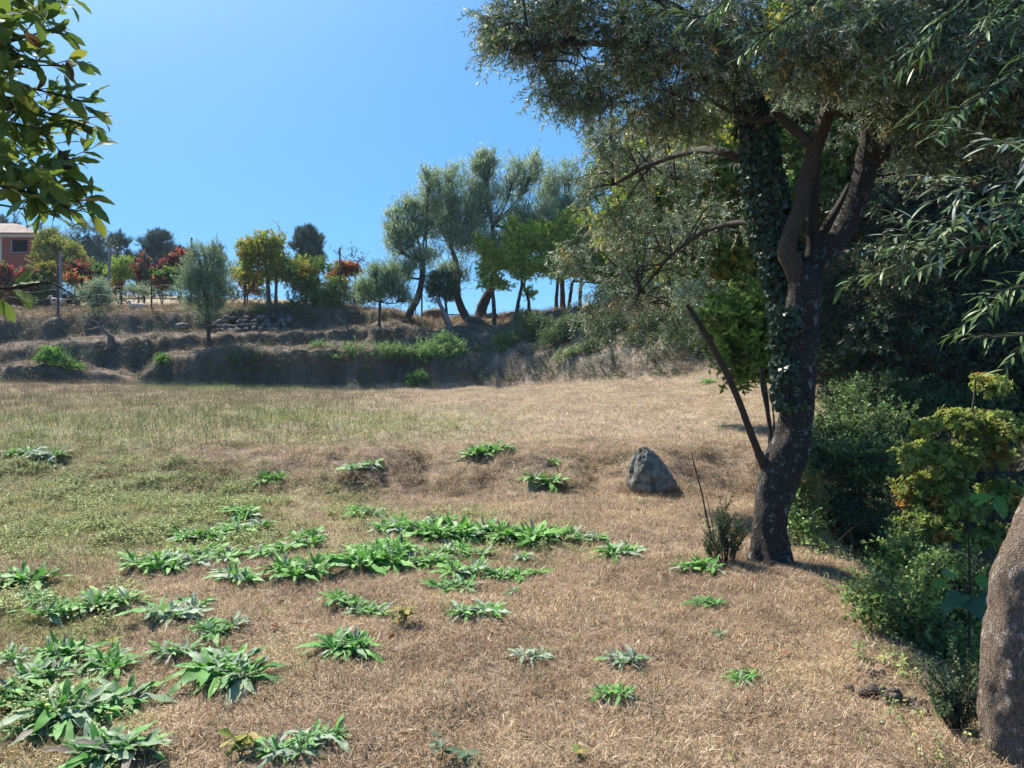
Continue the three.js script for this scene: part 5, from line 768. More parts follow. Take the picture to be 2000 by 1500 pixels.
// ---------------------------------------------------------------- boulder, dung, shrubs at the trunks
seed(541);
{
  const o = gnd(1268, 958); const d = -o.z, k = d / F, root = thing('boulder', 'pointed grey granite boulder half sunk in the dry grass step', 'boulder', o.clone());
  const g = mergeVertices(new THREE.IcosahedronGeometry(1, 24).deleteAttribute('normal').deleteAttribute('uv')), p = g.attributes.position, q = V();
  const prof = [[-1, 46], [-0.5, 46], [0, 41], [0.45, 31], [0.8, 21], [1, 10]], shift = [[-1, 4], [0, -2], [0.5, -7], [1, -10]];
  for (let i = 0; i < p.count; i++) {
    q.fromBufferAttribute(p, i); const y = clamp(q.y * 1.12, -1, 1), rr = Math.max(Math.hypot(q.x, q.z), 1e-4), a = Math.atan2(q.z, q.x), round = Math.sqrt(Math.max(0, 1 - Math.pow(Math.abs(q.y), 5))), w = lin(prof, y) * round * (1 + 0.1 * n3(Math.cos(a) * 1.3, y * 1.2, Math.sin(a) * 1.3 + 4) + 0.06 * Math.cos(a * 3 + 0.8)), s = 1 + 0.03 * n3(q.x * 4, q.y * 4, q.z * 4) + 0.014 * n3(q.x * 11, q.y * 11, q.z * 11);
    p.setXYZ(i, (q.x / rr * w * s + lin(shift, y) + (y < 0 && q.x > 0 ? -y * 14 * q.x : 0)) * k, (y * 45 + 36) * k * s, q.z / rr * w * 0.8 * s * k);
  }
  const uv = new Float32Array(p.count * 2), col = new Float32Array(p.count * 3);
  for (let i = 0; i < p.count; i++) { const x = p.getX(i), y = p.getY(i), z = p.getZ(i); uv.set([(x + z * 0.8) * 2.2, (y + z * 0.3) * 2.2], i * 2); const m = sstep(n3(x * 6, y * 6, z * 6) + 0.4 * n3(x * 22, y * 22, z * 22) + y * 1.2 - x * 1.2, 0.35, 0.75), b = 1 + 0.35 * n3(x * 9 + 8, y * 9, z * 9); col.set([lerp(0.21 * b, 0.08, m * 0.8), lerp(0.195 * b, 0.08, m * 0.8), lerp(0.16 * b, 0.05, m * 0.8)], i * 3); }
  g.setAttribute('uv', new THREE.BufferAttribute(uv, 2)); g.setAttribute('color', new THREE.BufferAttribute(col, 3)); g.computeVertexNormals(); g.translate(o.x, o.y, o.z);
  const m = new THREE.MeshStandardMaterial({ name: 'mossy granite', vertexColors: true, roughness: 0.9, map: soilTex, bumpMap: soilTex, bumpScale: 0.012 }); m.color.setRGB(1.5, 1.5, 1.5); part(root, 'stone', g, m);
}
{
  const o = gnd(1738, 1368), root = thing('dung_heap', 'dark brown heap of dry dung lumps on the grass left of the pale trunk', 'dung', o.clone()), gs = [0, 1, 2, 3].map((i) => rockGeo(0.021, 0.017, 0.02, 2, 0.18, i * 5 + 2)), m = [0.06, 0.085, 0.11].map((k, i) => { const a = new THREE.MeshStandardMaterial({ name: 'dung ' + 'abc'[i], roughness: 0.9, map: soilTex, bumpMap: soilTex, bumpScale: 0.004 }); a.color.setRGB(k * 1.35, k, k * 0.75); return a; });
  for (let i = 0; i < 46; i++) { const t = R(), along = (t - 0.5) * 0.26 + RN() * 0.02, ac = RN() * 0.055, x = o.x + along, z = o.z + along * 0.42 + ac, l = shade(new THREE.Mesh(gs[i % 4], m[Math.floor(R() * 3)])); l.name = 'lump'; const hgt = Math.max(0, 1 - (along / 0.13) ** 2 - (ac / 0.06) ** 2); l.position.set(x - o.x, H(x, z) - o.y + 0.008 + R() * 0.035 * hgt, z - o.z); l.rotation.set(R() * 6, R() * 6, R() * 6); l.scale.setScalar(RR(0.7, 1.25)); root.add(l); }
  const o2 = gnd(1706, 1318), r2 = thing('dung_heap', 'small flat scrap of dung just behind the dark heap', 'dung', o2.clone()); for (let i = 0; i < 9; i++) { const x = o2.x + RN() * 0.05, z = o2.z + RN() * 0.02, l = shade(new THREE.Mesh(gs[i % 4], m[1])); l.name = 'lump'; l.position.set(x - o2.x, H(x, z) - o2.y + 0.006, z - o2.z); l.rotation.set(R() * 6, R() * 6, 0); l.scale.set(0.9, 0.6, 0.9); r2.add(l); }
}
KIND.shrub = { mat: leafMat('small shrub leaf', { t: 0.25, coat: 0.3 }), geos: [0, 1, 2].map(() => sprig({ n: 22, len: 0.15, leaf: 0.026, width: 0.011, spread: 0.8, sag: 0.3, pairs: false, colors: [C(0.05, 0.085, 0.03), C(0.07, 0.11, 0.035), C(0.04, 0.065, 0.03)], jitter: 0.5, stem: C(0.14, 0.09, 0.06) })) };
function shrub(label, px, py, d, stems, dens, sz = 1) {
  const o = gndAt(px, d), r = thing('woody_shrub', label, 'shrub', o);
  for (const [dx, dy, w] of stems) {
    const b = at(px + dx * 0.25 + RN() * 4, 700, d); b.y = H(b.x, b.z) - 0.02; const e = at(px + dx, py + dy, d + RN() * 0.08), m = b.clone().lerp(e, 0.5).add(V(RN() * 0.02, 0.02, RN() * 0.02));
    part(r, 'stem', limb([b, m, e], [w, w * 0.7, w * 0.3], { sides: 6, step: 0.04, rough: 0.15 }), twigBark);
    const list = KIND.shrub.geos.map(() => []); for (let i = 0; i < dens; i++) { const u = RR(0.25, 1), p = b.clone().lerp(m, u).lerp(m.clone().lerp(e, u), u); list[i % 3].push({ p: p.add(rdir().multiplyScalar(0.012)), dir: V(RN() * 0.6, 0.9, RN() * 0.6).normalize(), s: sz * RR(0.6, 1.15), c: C(1, 1, 1).multiplyScalar(RR(0.7, 1.4)) }); }
    list.forEach((l, i) => instances(r, 'foliage', KIND.shrub.geos[i], KIND.shrub.mat, l));
  }
}
shrub('small woody shrub with dark leaves against the foot of the olive trunk', 1420, 1105, 5.75, [[-35, -60, 0.006], [-20, -95, 0.007], [-5, -105, 0.008], [-28, -30, 0.006], [10, -60, 0.006], [30, -50, 0.006], [0, -70, 0.006], [-14, -70, 0.006], [18, -30, 0.005], [-40, -20, 0.004], [40, -62, 0.006]], 15);
shrub('small woody shrub with dark leaves left of the pale corner trunk', 1875, 1440, 3.2, [[-62, -90, 0.006], [-50, -60, 0.006], [-40, -110, 0.006], [-20, -80, 0.007], [0, -110, 0.006], [15, -60, 0.006], [-30, -40, 0.006], [20, -130, 0.006], [-10, -40, 0.005], [30, -30, 0.005]], 12, 0.9);
// ---------------------------------------------------------------- broadleaf rosettes
seed(601);
const rosLeaf = [0, 1, 2, 3, 4, 5].map((k) => { const G = new Geo(), up = k % 3; addLeaf(G, V(0, 0, 0), V(0, 1, 0), V(0, 0, 1), 1, 0.19 + 0.03 * up, { seg: 6, fold: 0.32 - 0.08 * up, bend: [0.15, 0.38, 0.6][up], color: C(1, 1, 1), wave: 0.28 + 0.14 * (k % 2), shape: (t) => (t >= 1 ? 0 : Math.pow(Math.sin(Math.PI * Math.pow(clamp(t * 0.93 + 0.06, 0, 1), 1.15)), 0.85)) }); return G.build(); });
const green1 = [C(0.1, 0.29, 0.045), C(0.14, 0.34, 0.055), C(0.08, 0.23, 0.045)], grey1 = [C(0.24, 0.33, 0.2), C(0.28, 0.36, 0.25), C(0.17, 0.27, 0.14)], dry1 = [C(0.16, 0.13, 0.11), C(0.22, 0.18, 0.15)];
const rosMats = [green1, grey1, dry1].map((s) => s.map((c) => { const m = leafMat('rosette leaf', { t: 0.38, coat: 0.3, coatRough: 0.45 }); m.color.copy(c); return m; }));
const ROS = [ // px, py, width, label, [grey share, leaves, dry, upright]
  [665, 1286, 124, 'bright green rosette with grey withered leaves on its left side, alone in mid foreground', 0.15, 19, 4, 0.6],
  [445, 1322, 180, 'broad flat green rosette with arching leaves, third row from the front at left', 0.35, 22, 2, 0.3],
  [425, 1240, 100, 'compact rosette with one upright leaf fan, right of the grey-leaved one', 0.2, 15, 2, 0.5],
  [350, 1212, 124, 'pale grey-green floppy rosette left of the compact one', 0.75, 18, 2, 0.2],
  [335, 1288, 84, 'small thin rosette above the broad flat one', 0.5, 12, 3, 0.2],
  [165, 1405, 210, 'largest grey-green rosette near the lower left corner', 0.5, 24, 1, 0.5],
  [215, 1482, 200, 'pale rosette cut by the bottom edge at lower left', 0.6, 20, 1, 0.3],
  [30, 1382, 130, 'green rosette on the left edge beside the largest one', 0.3, 16, 0, 0.4], [75, 1330, 120, 'green rosette in the left clump behind the largest one', 0.4, 15, 0, 0.4],
  [120, 1292, 130, 'rosette with one tall folded leaf at the back of the left clump', 0.3, 15, 0, 0.7], [195, 1318, 130, 'rosette with yellow-green centre at the right of the left clump', 0.4, 16, 2, 0.4],
  [15, 1300, 90, 'shaded rosette at the left edge above the left clump', 0.4, 12, 0, 0.4], [70, 1440, 90, 'small rosette between the left edge and the largest rosette', 0.3, 12, 0, 0.4],
  [135, 1205, 120, 'upright green rosette left of a pair at mid left', 0.25, 16, 0, 0.6], [215, 1188, 120, 'rosette with glossy leaves, right one of the pair at mid left', 0.3, 16, 1, 0.5], [90, 1190, 70, 'small rosette beginning the row at mid left', 0.3, 11, 0, 0.4],
  [32, 1150, 120, 'tall green rosette on the left edge above mid left', 0.25, 18, 1, 0.75], [75, 1172, 70, 'low rosette tucked right of the tall one on the left edge', 0.4, 10, 0, 0.3],
  [300, 1112, 110, 'rosette above a patch of withered purple leaves at left', 0.2, 16, 5, 0.6], [355, 1104, 80, 'floppy grey rosette touching the one above the withered patch', 0.6, 12, 1, 0.2], [420, 1095, 100, 'dark low rosette right of the floppy grey pair', 0.3, 14, 0, 0.3],
  [465, 1132, 74, 'small spiky rosette with pale outer leaves left of the wide bright one', 0.4, 13, 1, 0.7],
  [580, 1128, 124, 'wide bright rosette left of centre with tall inner leaves', 0.1, 22, 2, 0.7], [648, 1102, 70, 'rosette touching the right side of the wide bright one', 0.15, 14, 0, 0.5], [535, 1084, 84, 'low pale-edged rosette behind the wide bright one', 0.35, 14, 0, 0.3], [595, 1060, 84, 'green rosette behind the low pale-edged one', 0.15, 15, 0, 0.6],
  [385, 1056, 74, 'left rosette of the trio at the far left of the clump', 0.25, 12, 0, 0.4], [432, 1050, 80, 'middle rosette of the trio left of the long clump', 0.2, 14, 0, 0.5], [490, 1042, 60, 'right rosette of the trio left of the long clump', 0.3, 11, 0, 0.4], [468, 1010, 70, 'bright rosette standing alone behind the trio', 0.1, 14, 0, 0.6],
  [705, 1010, 64, 'dark flat rosette at the upper left of the long clump', 0.2, 11, 1, 0.3],
  [735, 1112, 120, 'tall dense rosette at the front of the long clump', 0.15, 22, 3, 0.8], [700, 1092, 70, 'rosette on the left front of the long clump', 0.2, 13, 0, 0.5], [765, 1075, 84, 'rosette just behind the tall dense front one', 0.15, 15, 0, 0.7], [770, 1038, 80, 'rosette at the left back of the long clump', 0.15, 14, 0, 0.5],
  [830, 1048, 90, 'second back-row rosette of the long clump from the left', 0.15, 17, 0, 0.6], [885, 1056, 90, 'back-row rosette in the middle of the long clump', 0.15, 17, 0, 0.7], [925, 1048, 80, 'back-row rosette right of the clump middle', 0.15, 15, 0, 0.5], [855, 1030, 70, 'rearmost rosette in the middle of the long clump', 0.15, 13, 0, 0.6], [965, 1040, 70, 'rosette left of the tallest one in the back row', 0.15, 13, 0, 0.5],
  [1010, 1054, 110, 'tallest back-row rosette at the right of the long clump', 0.08, 22, 1, 0.85], [1045, 1056, 60, 'rosette leaning on the right of the tallest back-row one', 0.12, 13, 0, 0.7], [1105, 1052, 66, 'rosette at the right end of the long clump', 0.2, 13, 0, 0.5], [1148, 1060, 50, 'small grey rosette beyond the right end of the long clump', 0.6, 10, 0, 0.3],
  [830, 1112, 84, 'low rosette right of the tall dense front one', 0.25, 13, 1, 0.3], [875, 1088, 70, 'small rosette in the middle gap of the long clump', 0.2, 12, 0, 0.4], [915, 1128, 84, 'front rosette of the right-hand row below the long clump', 0.2, 15, 0, 0.5], [962, 1128, 70, 'second rosette of the right-hand row below the long clump', 0.2, 13, 0, 0.4], [1030, 1130, 60, 'last rosette of the right-hand row below the long clump', 0.15, 12, 0, 0.4], [885, 1160, 80, 'yellowish rosette hanging below the right-hand row', 0.15, 14, 0, 0.4], [930, 1094, 50, 'tiny rosette above the right-hand row', 0.3, 9, 0, 0.3], [1022, 1096, 40, 'tiny grey rosette apart on the right of the clump', 0.6, 9, 0, 0.3],
  [1216, 1088, 76, 'rosette alone to the right of the long clump', 0.25, 15, 1, 0.5], [1370, 1118, 74, 'rosette in front of the woody shrub by the olive foot', 0.2, 16, 1, 0.6], [1387, 1188, 64, 'small rosette with a dry curled stalk, below the one by the olive foot', 0.2, 11, 3, 0.4],
  [680, 1180, 70, 'upright rosette behind the yellow oak seedling, left of two', 0.1, 16, 0, 0.75], [718, 1202, 90, 'low spreading rosette touching the yellow oak seedling', 0.25, 15, 1, 0.25], [925, 1206, 116, 'dark ragged rosette with grey limp leaves right of the oak seedling', 0.5, 15, 3, 0.2],
  [1218, 1304, 84, 'thin grey rosette in the dry grass right of centre', 0.8, 10, 3, 0.3], [1197, 1366, 70, 'fresh small rosette below the thin grey one', 0.15, 12, 0, 0.4], [1455, 1338, 64, 'small rosette half buried in straw toward the right', 0.2, 10, 1, 0.3], [1405, 1252, 36, 'tiny grey rosette between two small right-hand ones', 0.8, 9, 0, 0.4], [1040, 1296, 70, 'withered grey rosette left of the thin grey one', 0.8, 8, 4, 0.1],
  [555, 1478, 120, 'grey-leaved rosette beside the lobed oak seedling at the bottom edge', 0.7, 14, 1, 0.5], [625, 1462, 110, 'rosette with one bright leaf at the bottom edge', 0.5, 14, 1, 0.5],
  [945, 892, 70, 'spiky rosette on top of the grass step at centre', 0.1, 17, 0, 0.7], [990, 884, 36, 'low rosette right of the spiky one on the grass step', 0.2, 9, 0, 0.3], [1055, 946, 62, 'rosette on the face of the grass step left of the boulder', 0.2, 13, 0, 0.5], [712, 914, 48, 'pale rosette on the grass step at left centre', 0.5, 12, 0, 0.3], [1080, 908, 34, 'small rosette above the one left of the boulder', 0.2, 9, 0, 0.4], [532, 945, 50, 'tall grassy tuft on the step at left', 0, 22, 0, 1], [82, 898, 60, 'blue-green broad rosette far left behind the weeds', 0.8, 12, 0, 0.6], [45, 888, 50, 'dark rosette far left on the field edge', 0.2, 12, 0, 0.5], [1385, 752, 34, 'bright green tuft on the far side of the field left of the olive trunk', 0.1, 14, 0, 0.7], [1000, 1165, 34, 'tiny pale rosette below the right-hand row', 0.5, 8, 0, 0.3], [1245, 940, 24, 'little green rosette at the left foot of the boulder', 0.1, 8, 0, 0.5],
];
for (const [px, py, w, label, grey, n0, dry, upr] of ROS) {
  const n = Math.round(n0 * 2.5);
  const o = gnd(px, py - 2, 40), d = -o.z, L = w / 2 / F * d * (d > 4.9 ? 1.3 : 1.15), big = d < 5.2, root = thing('leaf_rosette', label, 'plant', o.clone(), 'broadleaf rosettes in the dry grass'), gs = [[], [], []];
  const heads = w > 95 ? 4 : w > 62 ? 3 : w > 45 ? 2 : 1, hl = heads > 1 ? [0, 0, 0.98, 0.88, 0.8][heads] : 1;
  for (let hd = 0; hd < heads; hd++) {
    const off = heads > 1 ? V((hd / (heads - 1) - 0.5) * L * 0.85 + RN() * L * 0.12, 0, RN() * L * 0.4) : V(0, 0, 0), hp = o.clone().add(off); hp.y = H(hp.x, hp.z);
    const nn = Math.round((n / heads) * (heads > 1 ? 1.9 : 1.1)), dd = hd === 0 || hd === heads - 1 ? Math.ceil(dry / 2) : 0, Lh = L * hl * RR(0.8, 1.15), a0 = R() * 6.3;
    for (let i = 0; i < nn + dd; i++) {
      const isDry = i >= nn, t = isDry ? 1 : i / nn, az = a0 + i * 2.4 + RN() * 0.6, e = isDry ? RR(-0.05, 0.12) : lerp(lerp(0.55, 1.35, upr), RR(0.22, 0.6), Math.pow(t, 0.8)) + RN() * 0.18, len = Lh * (isDry ? RR(0.7, 1) : lerp(0.62, 1.0, t) * RR(0.6, 1.2));
      const dir = V(Math.cos(az) * Math.cos(e), Math.sin(e), Math.sin(az) * Math.cos(e)), up = V(-Math.cos(az) * Math.sin(e), Math.cos(e), -Math.sin(az) * Math.sin(e)).addScaledVector(rdir(), 0.5), p = hp.clone().add(V(Math.cos(az) * Lh * 0.07, 0.02, Math.sin(az) * Lh * 0.07));
      const s = isDry || R() < 0.03 ? 2 : R() < grey ? 1 : 0, ms = rosMats[s], mat = ms[Math.floor(R() * ms.length)], g = rosLeaf[(isDry ? 2 : t < 0.3 ? 0 : t < 0.6 ? 1 : 2) + (R() < 0.5 ? 0 : 3)];
      if (big) leafPart(root, g, mat, p, dir, up, len);
      else { const q = g.clone(), x = V().crossVectors(dir, up).normalize(), z = V().crossVectors(x, dir).normalize(); q.applyMatrix4(new THREE.Matrix4().makeBasis(x, dir, z).scale(V(len, len, len)).setPosition(p)); gs[s].push(q); }
    }
  }
  gs.forEach((g, s) => g.length && part(root, 'leaves', mergeGeometries(g), rosMats[s][s === 2 ? 0 : 1]));
}
// oak seedlings
function seedling(label, px, py, d0, hgt, spread, n, cols, size) {
  const o = gnd(px, py), r = thing('oak_seedling', label, 'seedling', o.clone()), stems = Math.max(1, Math.round(n / 7));
  for (let s = 0; s < stems; s++) {
    const e = o.clone().add(V(stems > 1 ? RN() * spread : RN() * 0.02, hgt * RR(0.7, 1), stems > 1 ? RN() * spread * 0.6 : 0)), m = o.clone().lerp(e, 0.55).add(V(RN() * 0.01, 0, 0)); part(r, 'stem', limb([o.clone(), m, e], [0.0028, 0.002, 0.0012], { sides: 5, step: 0.03 }), twigBark);
    for (let i = 0; i < n / stems; i++) { const a = i * 2.4 + RN() * 0.4, t = RR(-0.55, 1), p = t < 0 ? m.clone().lerp(o, -t) : m.clone().lerp(e, t), el = RR(-0.1, 0.6), c = cols[Math.floor(R() * cols.length)]; leafPart(r, oakLeaf, plainLeafMat(c, 0.42, 0.15), p, V(Math.cos(a) * Math.cos(el), Math.sin(el), Math.sin(a) * Math.cos(el)), V(RN() * 0.4, 1, RN() * 0.4), size * RR(0.75, 1.15)); }
  }
}
seed(651);
const YG = [C(0.2, 0.26, 0.04), C(0.27, 0.27, 0.04), C(0.15, 0.22, 0.04), C(0.32, 0.26, 0.06)], BG = [C(0.1, 0.17, 0.09), C(0.13, 0.19, 0.11), C(0.08, 0.15, 0.07)];
seedling('bushy yellow-green oak seedling in the middle of the grass', 785, 1222, 0, 0.12, 0.07, 34, YG, 0.06);
seedling('yellow-green lobed oak seedling beside the grey rosette at the bottom edge', 470, 1482, 0, 0.12, 0.05, 20, YG, 0.065);
seedling('blue-green oak seedling with upright stem at the bottom centre', 860, 1492, 0, 0.12, 0.02, 9, BG, 0.06);
seedling('low blue-green oak seedling right of the upright one at the bottom', 908, 1498, 0, 0.06, 0.02, 8, BG, 0.06);
seedling('little yellow oak seedling at the bottom edge right of centre', 1125, 1490, 0, 0.05, 0.03, 9, YG, 0.04);
seedling('fresh little seedling on the slope above the dung heap', 1680, 1290, 0, 0.1, 0.05, 10, [C(0.1, 0.2, 0.05), C(0.16, 0.26, 0.05)], 0.045);
seedling('fresh green seedling behind the olive foot on the gully edge', 1600, 1085, 0, 0.12, 0.1, 16, [C(0.2, 0.3, 0.04), C(0.14, 0.24, 0.04)], 0.05);
seedling('yellow-leaved seedling sprouting in the left rosette clump', 215, 1290, 0, 0.14, 0.02, 8, YG, 0.05);

// ---------------------------------------------------------------- grass, weeds, litter
seed(701);
function blades(n, rad_, len0, len1, wid, lean, cols, { segs = 2, head = 0 } = {}) {
  const G = new Geo();
  for (let i = 0; i < n; i++) {
    const r = Math.sqrt(R()) * rad_, a = R() * 6.2832, o = V(Math.cos(a) * r, -0.004, Math.sin(a) * r), az = R() * 6.2832, l = RR(len0, len1), th = lean * Math.pow(R(), 0.6), c = mulc(cols[Math.floor(R() * cols.length)], RR(0.65, 1.3)), w = wid * RR(0.6, 1.2), h = V(Math.cos(az), 0, Math.sin(az)), s = V(-h.z, 0, h.x); let prev;
    for (let k = 0; k <= segs; k++) {
      const t = k / segs, th2 = Math.min(th + t * RR(0.1, 0.7), 1.55), q = o.clone().addScaledVector(h, Math.sin(th2) * l * t).add(V(0, Math.cos(th2) * l * t, 0)), ww = w * (1 - t * 0.8) * 0.5, row = [G.v(q.clone().addScaledVector(s, -ww), c), G.v(q.clone().addScaledVector(s, ww), c)];
      if (prev) G.i.push(prev[0], row[0], prev[1], prev[1], row[0], row[1]); prev = row;
      if (head && k === segs && R() < head) addLeaf(G, q, V(h.x * 0.5, 1, h.z * 0.5).normalize(), s, l * 0.18, 0.008, { seg: 2, color: mulc(c, 0.8) });
    }
  }
  return G.build();
}
const STRAW = [C(0.45, 0.32, 0.195), C(0.54, 0.42, 0.28), C(0.36, 0.225, 0.125), C(0.28, 0.165, 0.09), C(0.6, 0.5, 0.37), C(0.41, 0.31, 0.16), C(0.22, 0.165, 0.1)];
const grassMat = leafMat('dry grass', { t: 0.25, rough: 0.85 });
const gi = (list, fan, accept, colorFn, sc) => { for (let i = 0; i < fan.n; i++) { const d = Math.sqrt(lerp(fan.d0 ** 2, fan.d1 ** 2, R())), x = RR(-1, 1) * (0.74 * d + 0.7), z = -d; if (x - lip(d) > 1.6 && d < 26) continue; const y = H(x, z), k = accept(x, y, z); if (k <= 0 || R() > k) continue; list.push({ p: V(x, y, z), dir: V(RN() * 0.2, 1, RN() * 0.2).normalize(), s: sc(d) * RR(0.7, 1.3), c: colorFn(x, y, z) }); } };
const dryTint = (x, y, z) => { const a = 0.5 + 0.5 * n2(x * 0.6 + 4, z * 0.6), b = 0.5 + 0.5 * n2(x * 2.3, z * 2.3 + 8), g = green(x, z, y), k = RR(0.7, 1.2) * (0.66 + 0.36 * a + 0.3 * b), f = sstep(-z, 9, 14); return C(lerp(1, 0.66, g * b) * k * lerp(1, 1.08, f), lerp(0.96 + 0.06 * a, 1.0, g) * k * lerp(1, 1.16, f), lerp(0.98, 0.6, g) * k * lerp(1, 1.22, f)); };
{
  const gs = [0, 1, 2, 3].map(() => blades(36, 0.085, 0.016, 0.055, 0.0034, 1.75, STRAW)), lists = gs.map(() => []), all = [];
  const bare = (x, y, z) => 0.5 + 0.6 * (0.5 + 0.5 * n2(x * 1.9 + 40, z * 1.9)) ;
  gi(all, { n: 38000, d0: 2.2, d1: 6 }, bare, dryTint, () => 1); gi(all, { n: 30000, d0: 6, d1: 11 }, bare, dryTint, () => 1.15);
  all.forEach((e, i) => lists[i % 4].push(e)); const g = new THREE.Group(); g.name = 'dry_grass'; g.userData = { kind: 'stuff', label: 'short dry straw-coloured grass covering the near field', category: 'grass' }; scene.add(g); lists.forEach((l, i) => instances(g, 'tuft', gs[i], grassMat, l));
}
{
  const gs = [0, 1, 2].map(() => blades(26, 0.16, 0.04, 0.13, 0.006, 1.45, STRAW)), lists = gs.map(() => []), all = [];
  gi(all, { n: 52000, d0: 11, d1: 32 }, (x, y, z) => (-z > profile(1000 + F * x / Math.max(-z, 20), 0)[0] + 0.2 ? 0 : 0.9), dryTint, () => 1);
  all.forEach((e, i) => lists[i % 3].push(e)); const g = new THREE.Group(); g.name = 'mown_grass'; g.userData = { kind: 'stuff', label: 'mown dry grass of the far field below the bank', category: 'grass' }; scene.add(g); lists.forEach((l, i) => instances(g, 'tuft', gs[i], grassMat, l));
}
{ // long straw lying on top
  const gs = [0, 1, 2].map(() => blades(7, 0.12, 0.06, 0.13, 0.003, 1.75, [C(0.55, 0.44, 0.32), C(0.45, 0.33, 0.22), C(0.34, 0.22, 0.14)], { segs: 3 })), lists = gs.map(() => []), all = [];
  gi(all, { n: 6500, d0: 2.2, d1: 9 }, () => 1, dryTint, () => 1);
  all.forEach((e, i) => lists[i % 3].push(e)); const g = new THREE.Group(); g.name = 'loose_straw'; g.userData = { kind: 'stuff', label: 'loose pale straw lying on the near grass', category: 'straw' }; scene.add(g); lists.forEach((l, i) => instances(g, 'tuft', gs[i], grassMat, l));
}
{ // rough dead growth on the face of the step
  const gs = [0, 1, 2].map(() => blades(30, 0.16, 0.05, 0.2, 0.006, 1.5, [C(0.3, 0.2, 0.12), C(0.2, 0.13, 0.08), C(0.38, 0.28, 0.17), C(0.17, 0.14, 0.07)])), lists = gs.map(() => []), all = [];
  gi(all, { n: 42000, d0: 8, d1: 10.8 }, (x, y, z) => sstep(Math.abs(-z - 9.4), 1.2, 0.3) * clamp(-0.25 + 0.6 * n2(x * 1.2 + 3, z * 1.2) + 0.6 * n2(x * 3.5, z * 3.5), 0, 0.6), (x, y, z) => C(1, 1, 1).multiplyScalar(RR(0.7, 1.3)), () => 0.9);
  all.forEach((e, i) => lists[i % 3].push(e)); const g = new THREE.Group(); g.name = 'dead_growth'; g.userData = { kind: 'stuff', label: 'rough dark dead growth along the face of the grass step', category: 'grass' }; scene.add(g); lists.forEach((l, i) => instances(g, 'tuft', gs[i], grassMat, l));
}
{ // fresh green blades
  const gs = [0, 1].map(() => blades(18, 0.05, 0.03, 0.09, 0.003, 1.0, [C(0.13, 0.2, 0.045), C(0.18, 0.24, 0.06), C(0.24, 0.25, 0.09)])), lists = gs.map(() => []), all = [];
  gi(all, { n: 15000, d0: 2.2, d1: 12 }, (x, y, z) => green(x, z, y) * 0.5 + 0.5 * sstep(n2(x * 1.5 + 70, z * 1.5), 0.35, 0.8), () => C(1, 1, 1).multiplyScalar(RR(0.7, 1.3)), () => 1);
  all.forEach((e, i) => lists[i % 2].push(e)); const g = new THREE.Group(); g.name = 'green_grass'; g.userData = { kind: 'stuff', label: 'sparse fresh green grass blades among the straw', category: 'grass' }; scene.add(g); lists.forEach((l, i) => instances(g, 'tuft', gs[i], grassMat, l));
}
{ // leafy weeds on the left
  const gs = [0, 1, 2].map(() => { const G = new Geo(); for (let s = 0; s < 5; s++) { const o = V(RN() * 0.06, 0, RN() * 0.06), h = RR(0.03, 0.1), e = o.clone().add(V(RN() * 0.04, h, RN() * 0.04)); addStem(G, [o, e], 0.0012, 0.0007, C(0.14, 0.13, 0.06)); for (let i = 0; i < 8; i++) { const a = i * 2.4, p = o.clone().lerp(e, RR(0.35, 1)), el = RR(-0.2, 0.5); addLeaf(G, p, V(Math.cos(a) * Math.cos(el), Math.sin(el), Math.sin(a) * Math.cos(el)), V(RN() * 0.5, 1, RN() * 0.5), RR(0.012, 0.024), RR(0.008, 0.014), { seg: 2, color: mulc([C(0.21, 0.29, 0.08), C(0.25, 0.32, 0.11), C(0.3, 0.34, 0.16), C(0.42, 0.4, 0.1)][Math.floor(R() * 4)], RR(0.7, 1.3)) }); } } return G.build(); }), lists = gs.map(() => []), all = [], m = leafMat('weed leaf', { t: 0.35, coat: 0.15 });
  const w = (x, y, z) => { const u = x - lip(-z); if (u > -0.5 && -z < 7.5) return 0.7 * sstep(u, -0.5, 0.4) * (0.4 + 0.6 * n2(x * 2, z * 2)); if (u > 0) return 0; return Math.pow(green(x, z, y), 1.6) * clamp(0.05 + 1.1 * sstep(n2(x * 0.9 + 11, z * 0.9) + 0.7 * n2(x * 3.1, z * 3.1), -0.35, 0.8), 0, 1); };
  gi(all, { n: 30000, d0: 2.2, d1: 10 }, w, () => C(1, 1, 1).multiplyScalar(RR(0.7, 1.35)), () => 1); gi(all, { n: 26000, d0: 10, d1: 31.5 }, (x, y, z) => w(x, y, z) * 0.8, () => C(1, 1, 1).multiplyScalar(RR(0.75, 1.3)), () => 1.2);
  all.forEach((e, i) => lists[i % 3].push(e)); const g = new THREE.Group(); g.name = 'leafy_weeds'; g.userData = { kind: 'stuff', label: 'low small-leaved green weeds spreading over the left of the field', category: 'weeds' }; scene.add(g); lists.forEach((l, i) => instances(g, 'clump', gs[i], m, l));
}
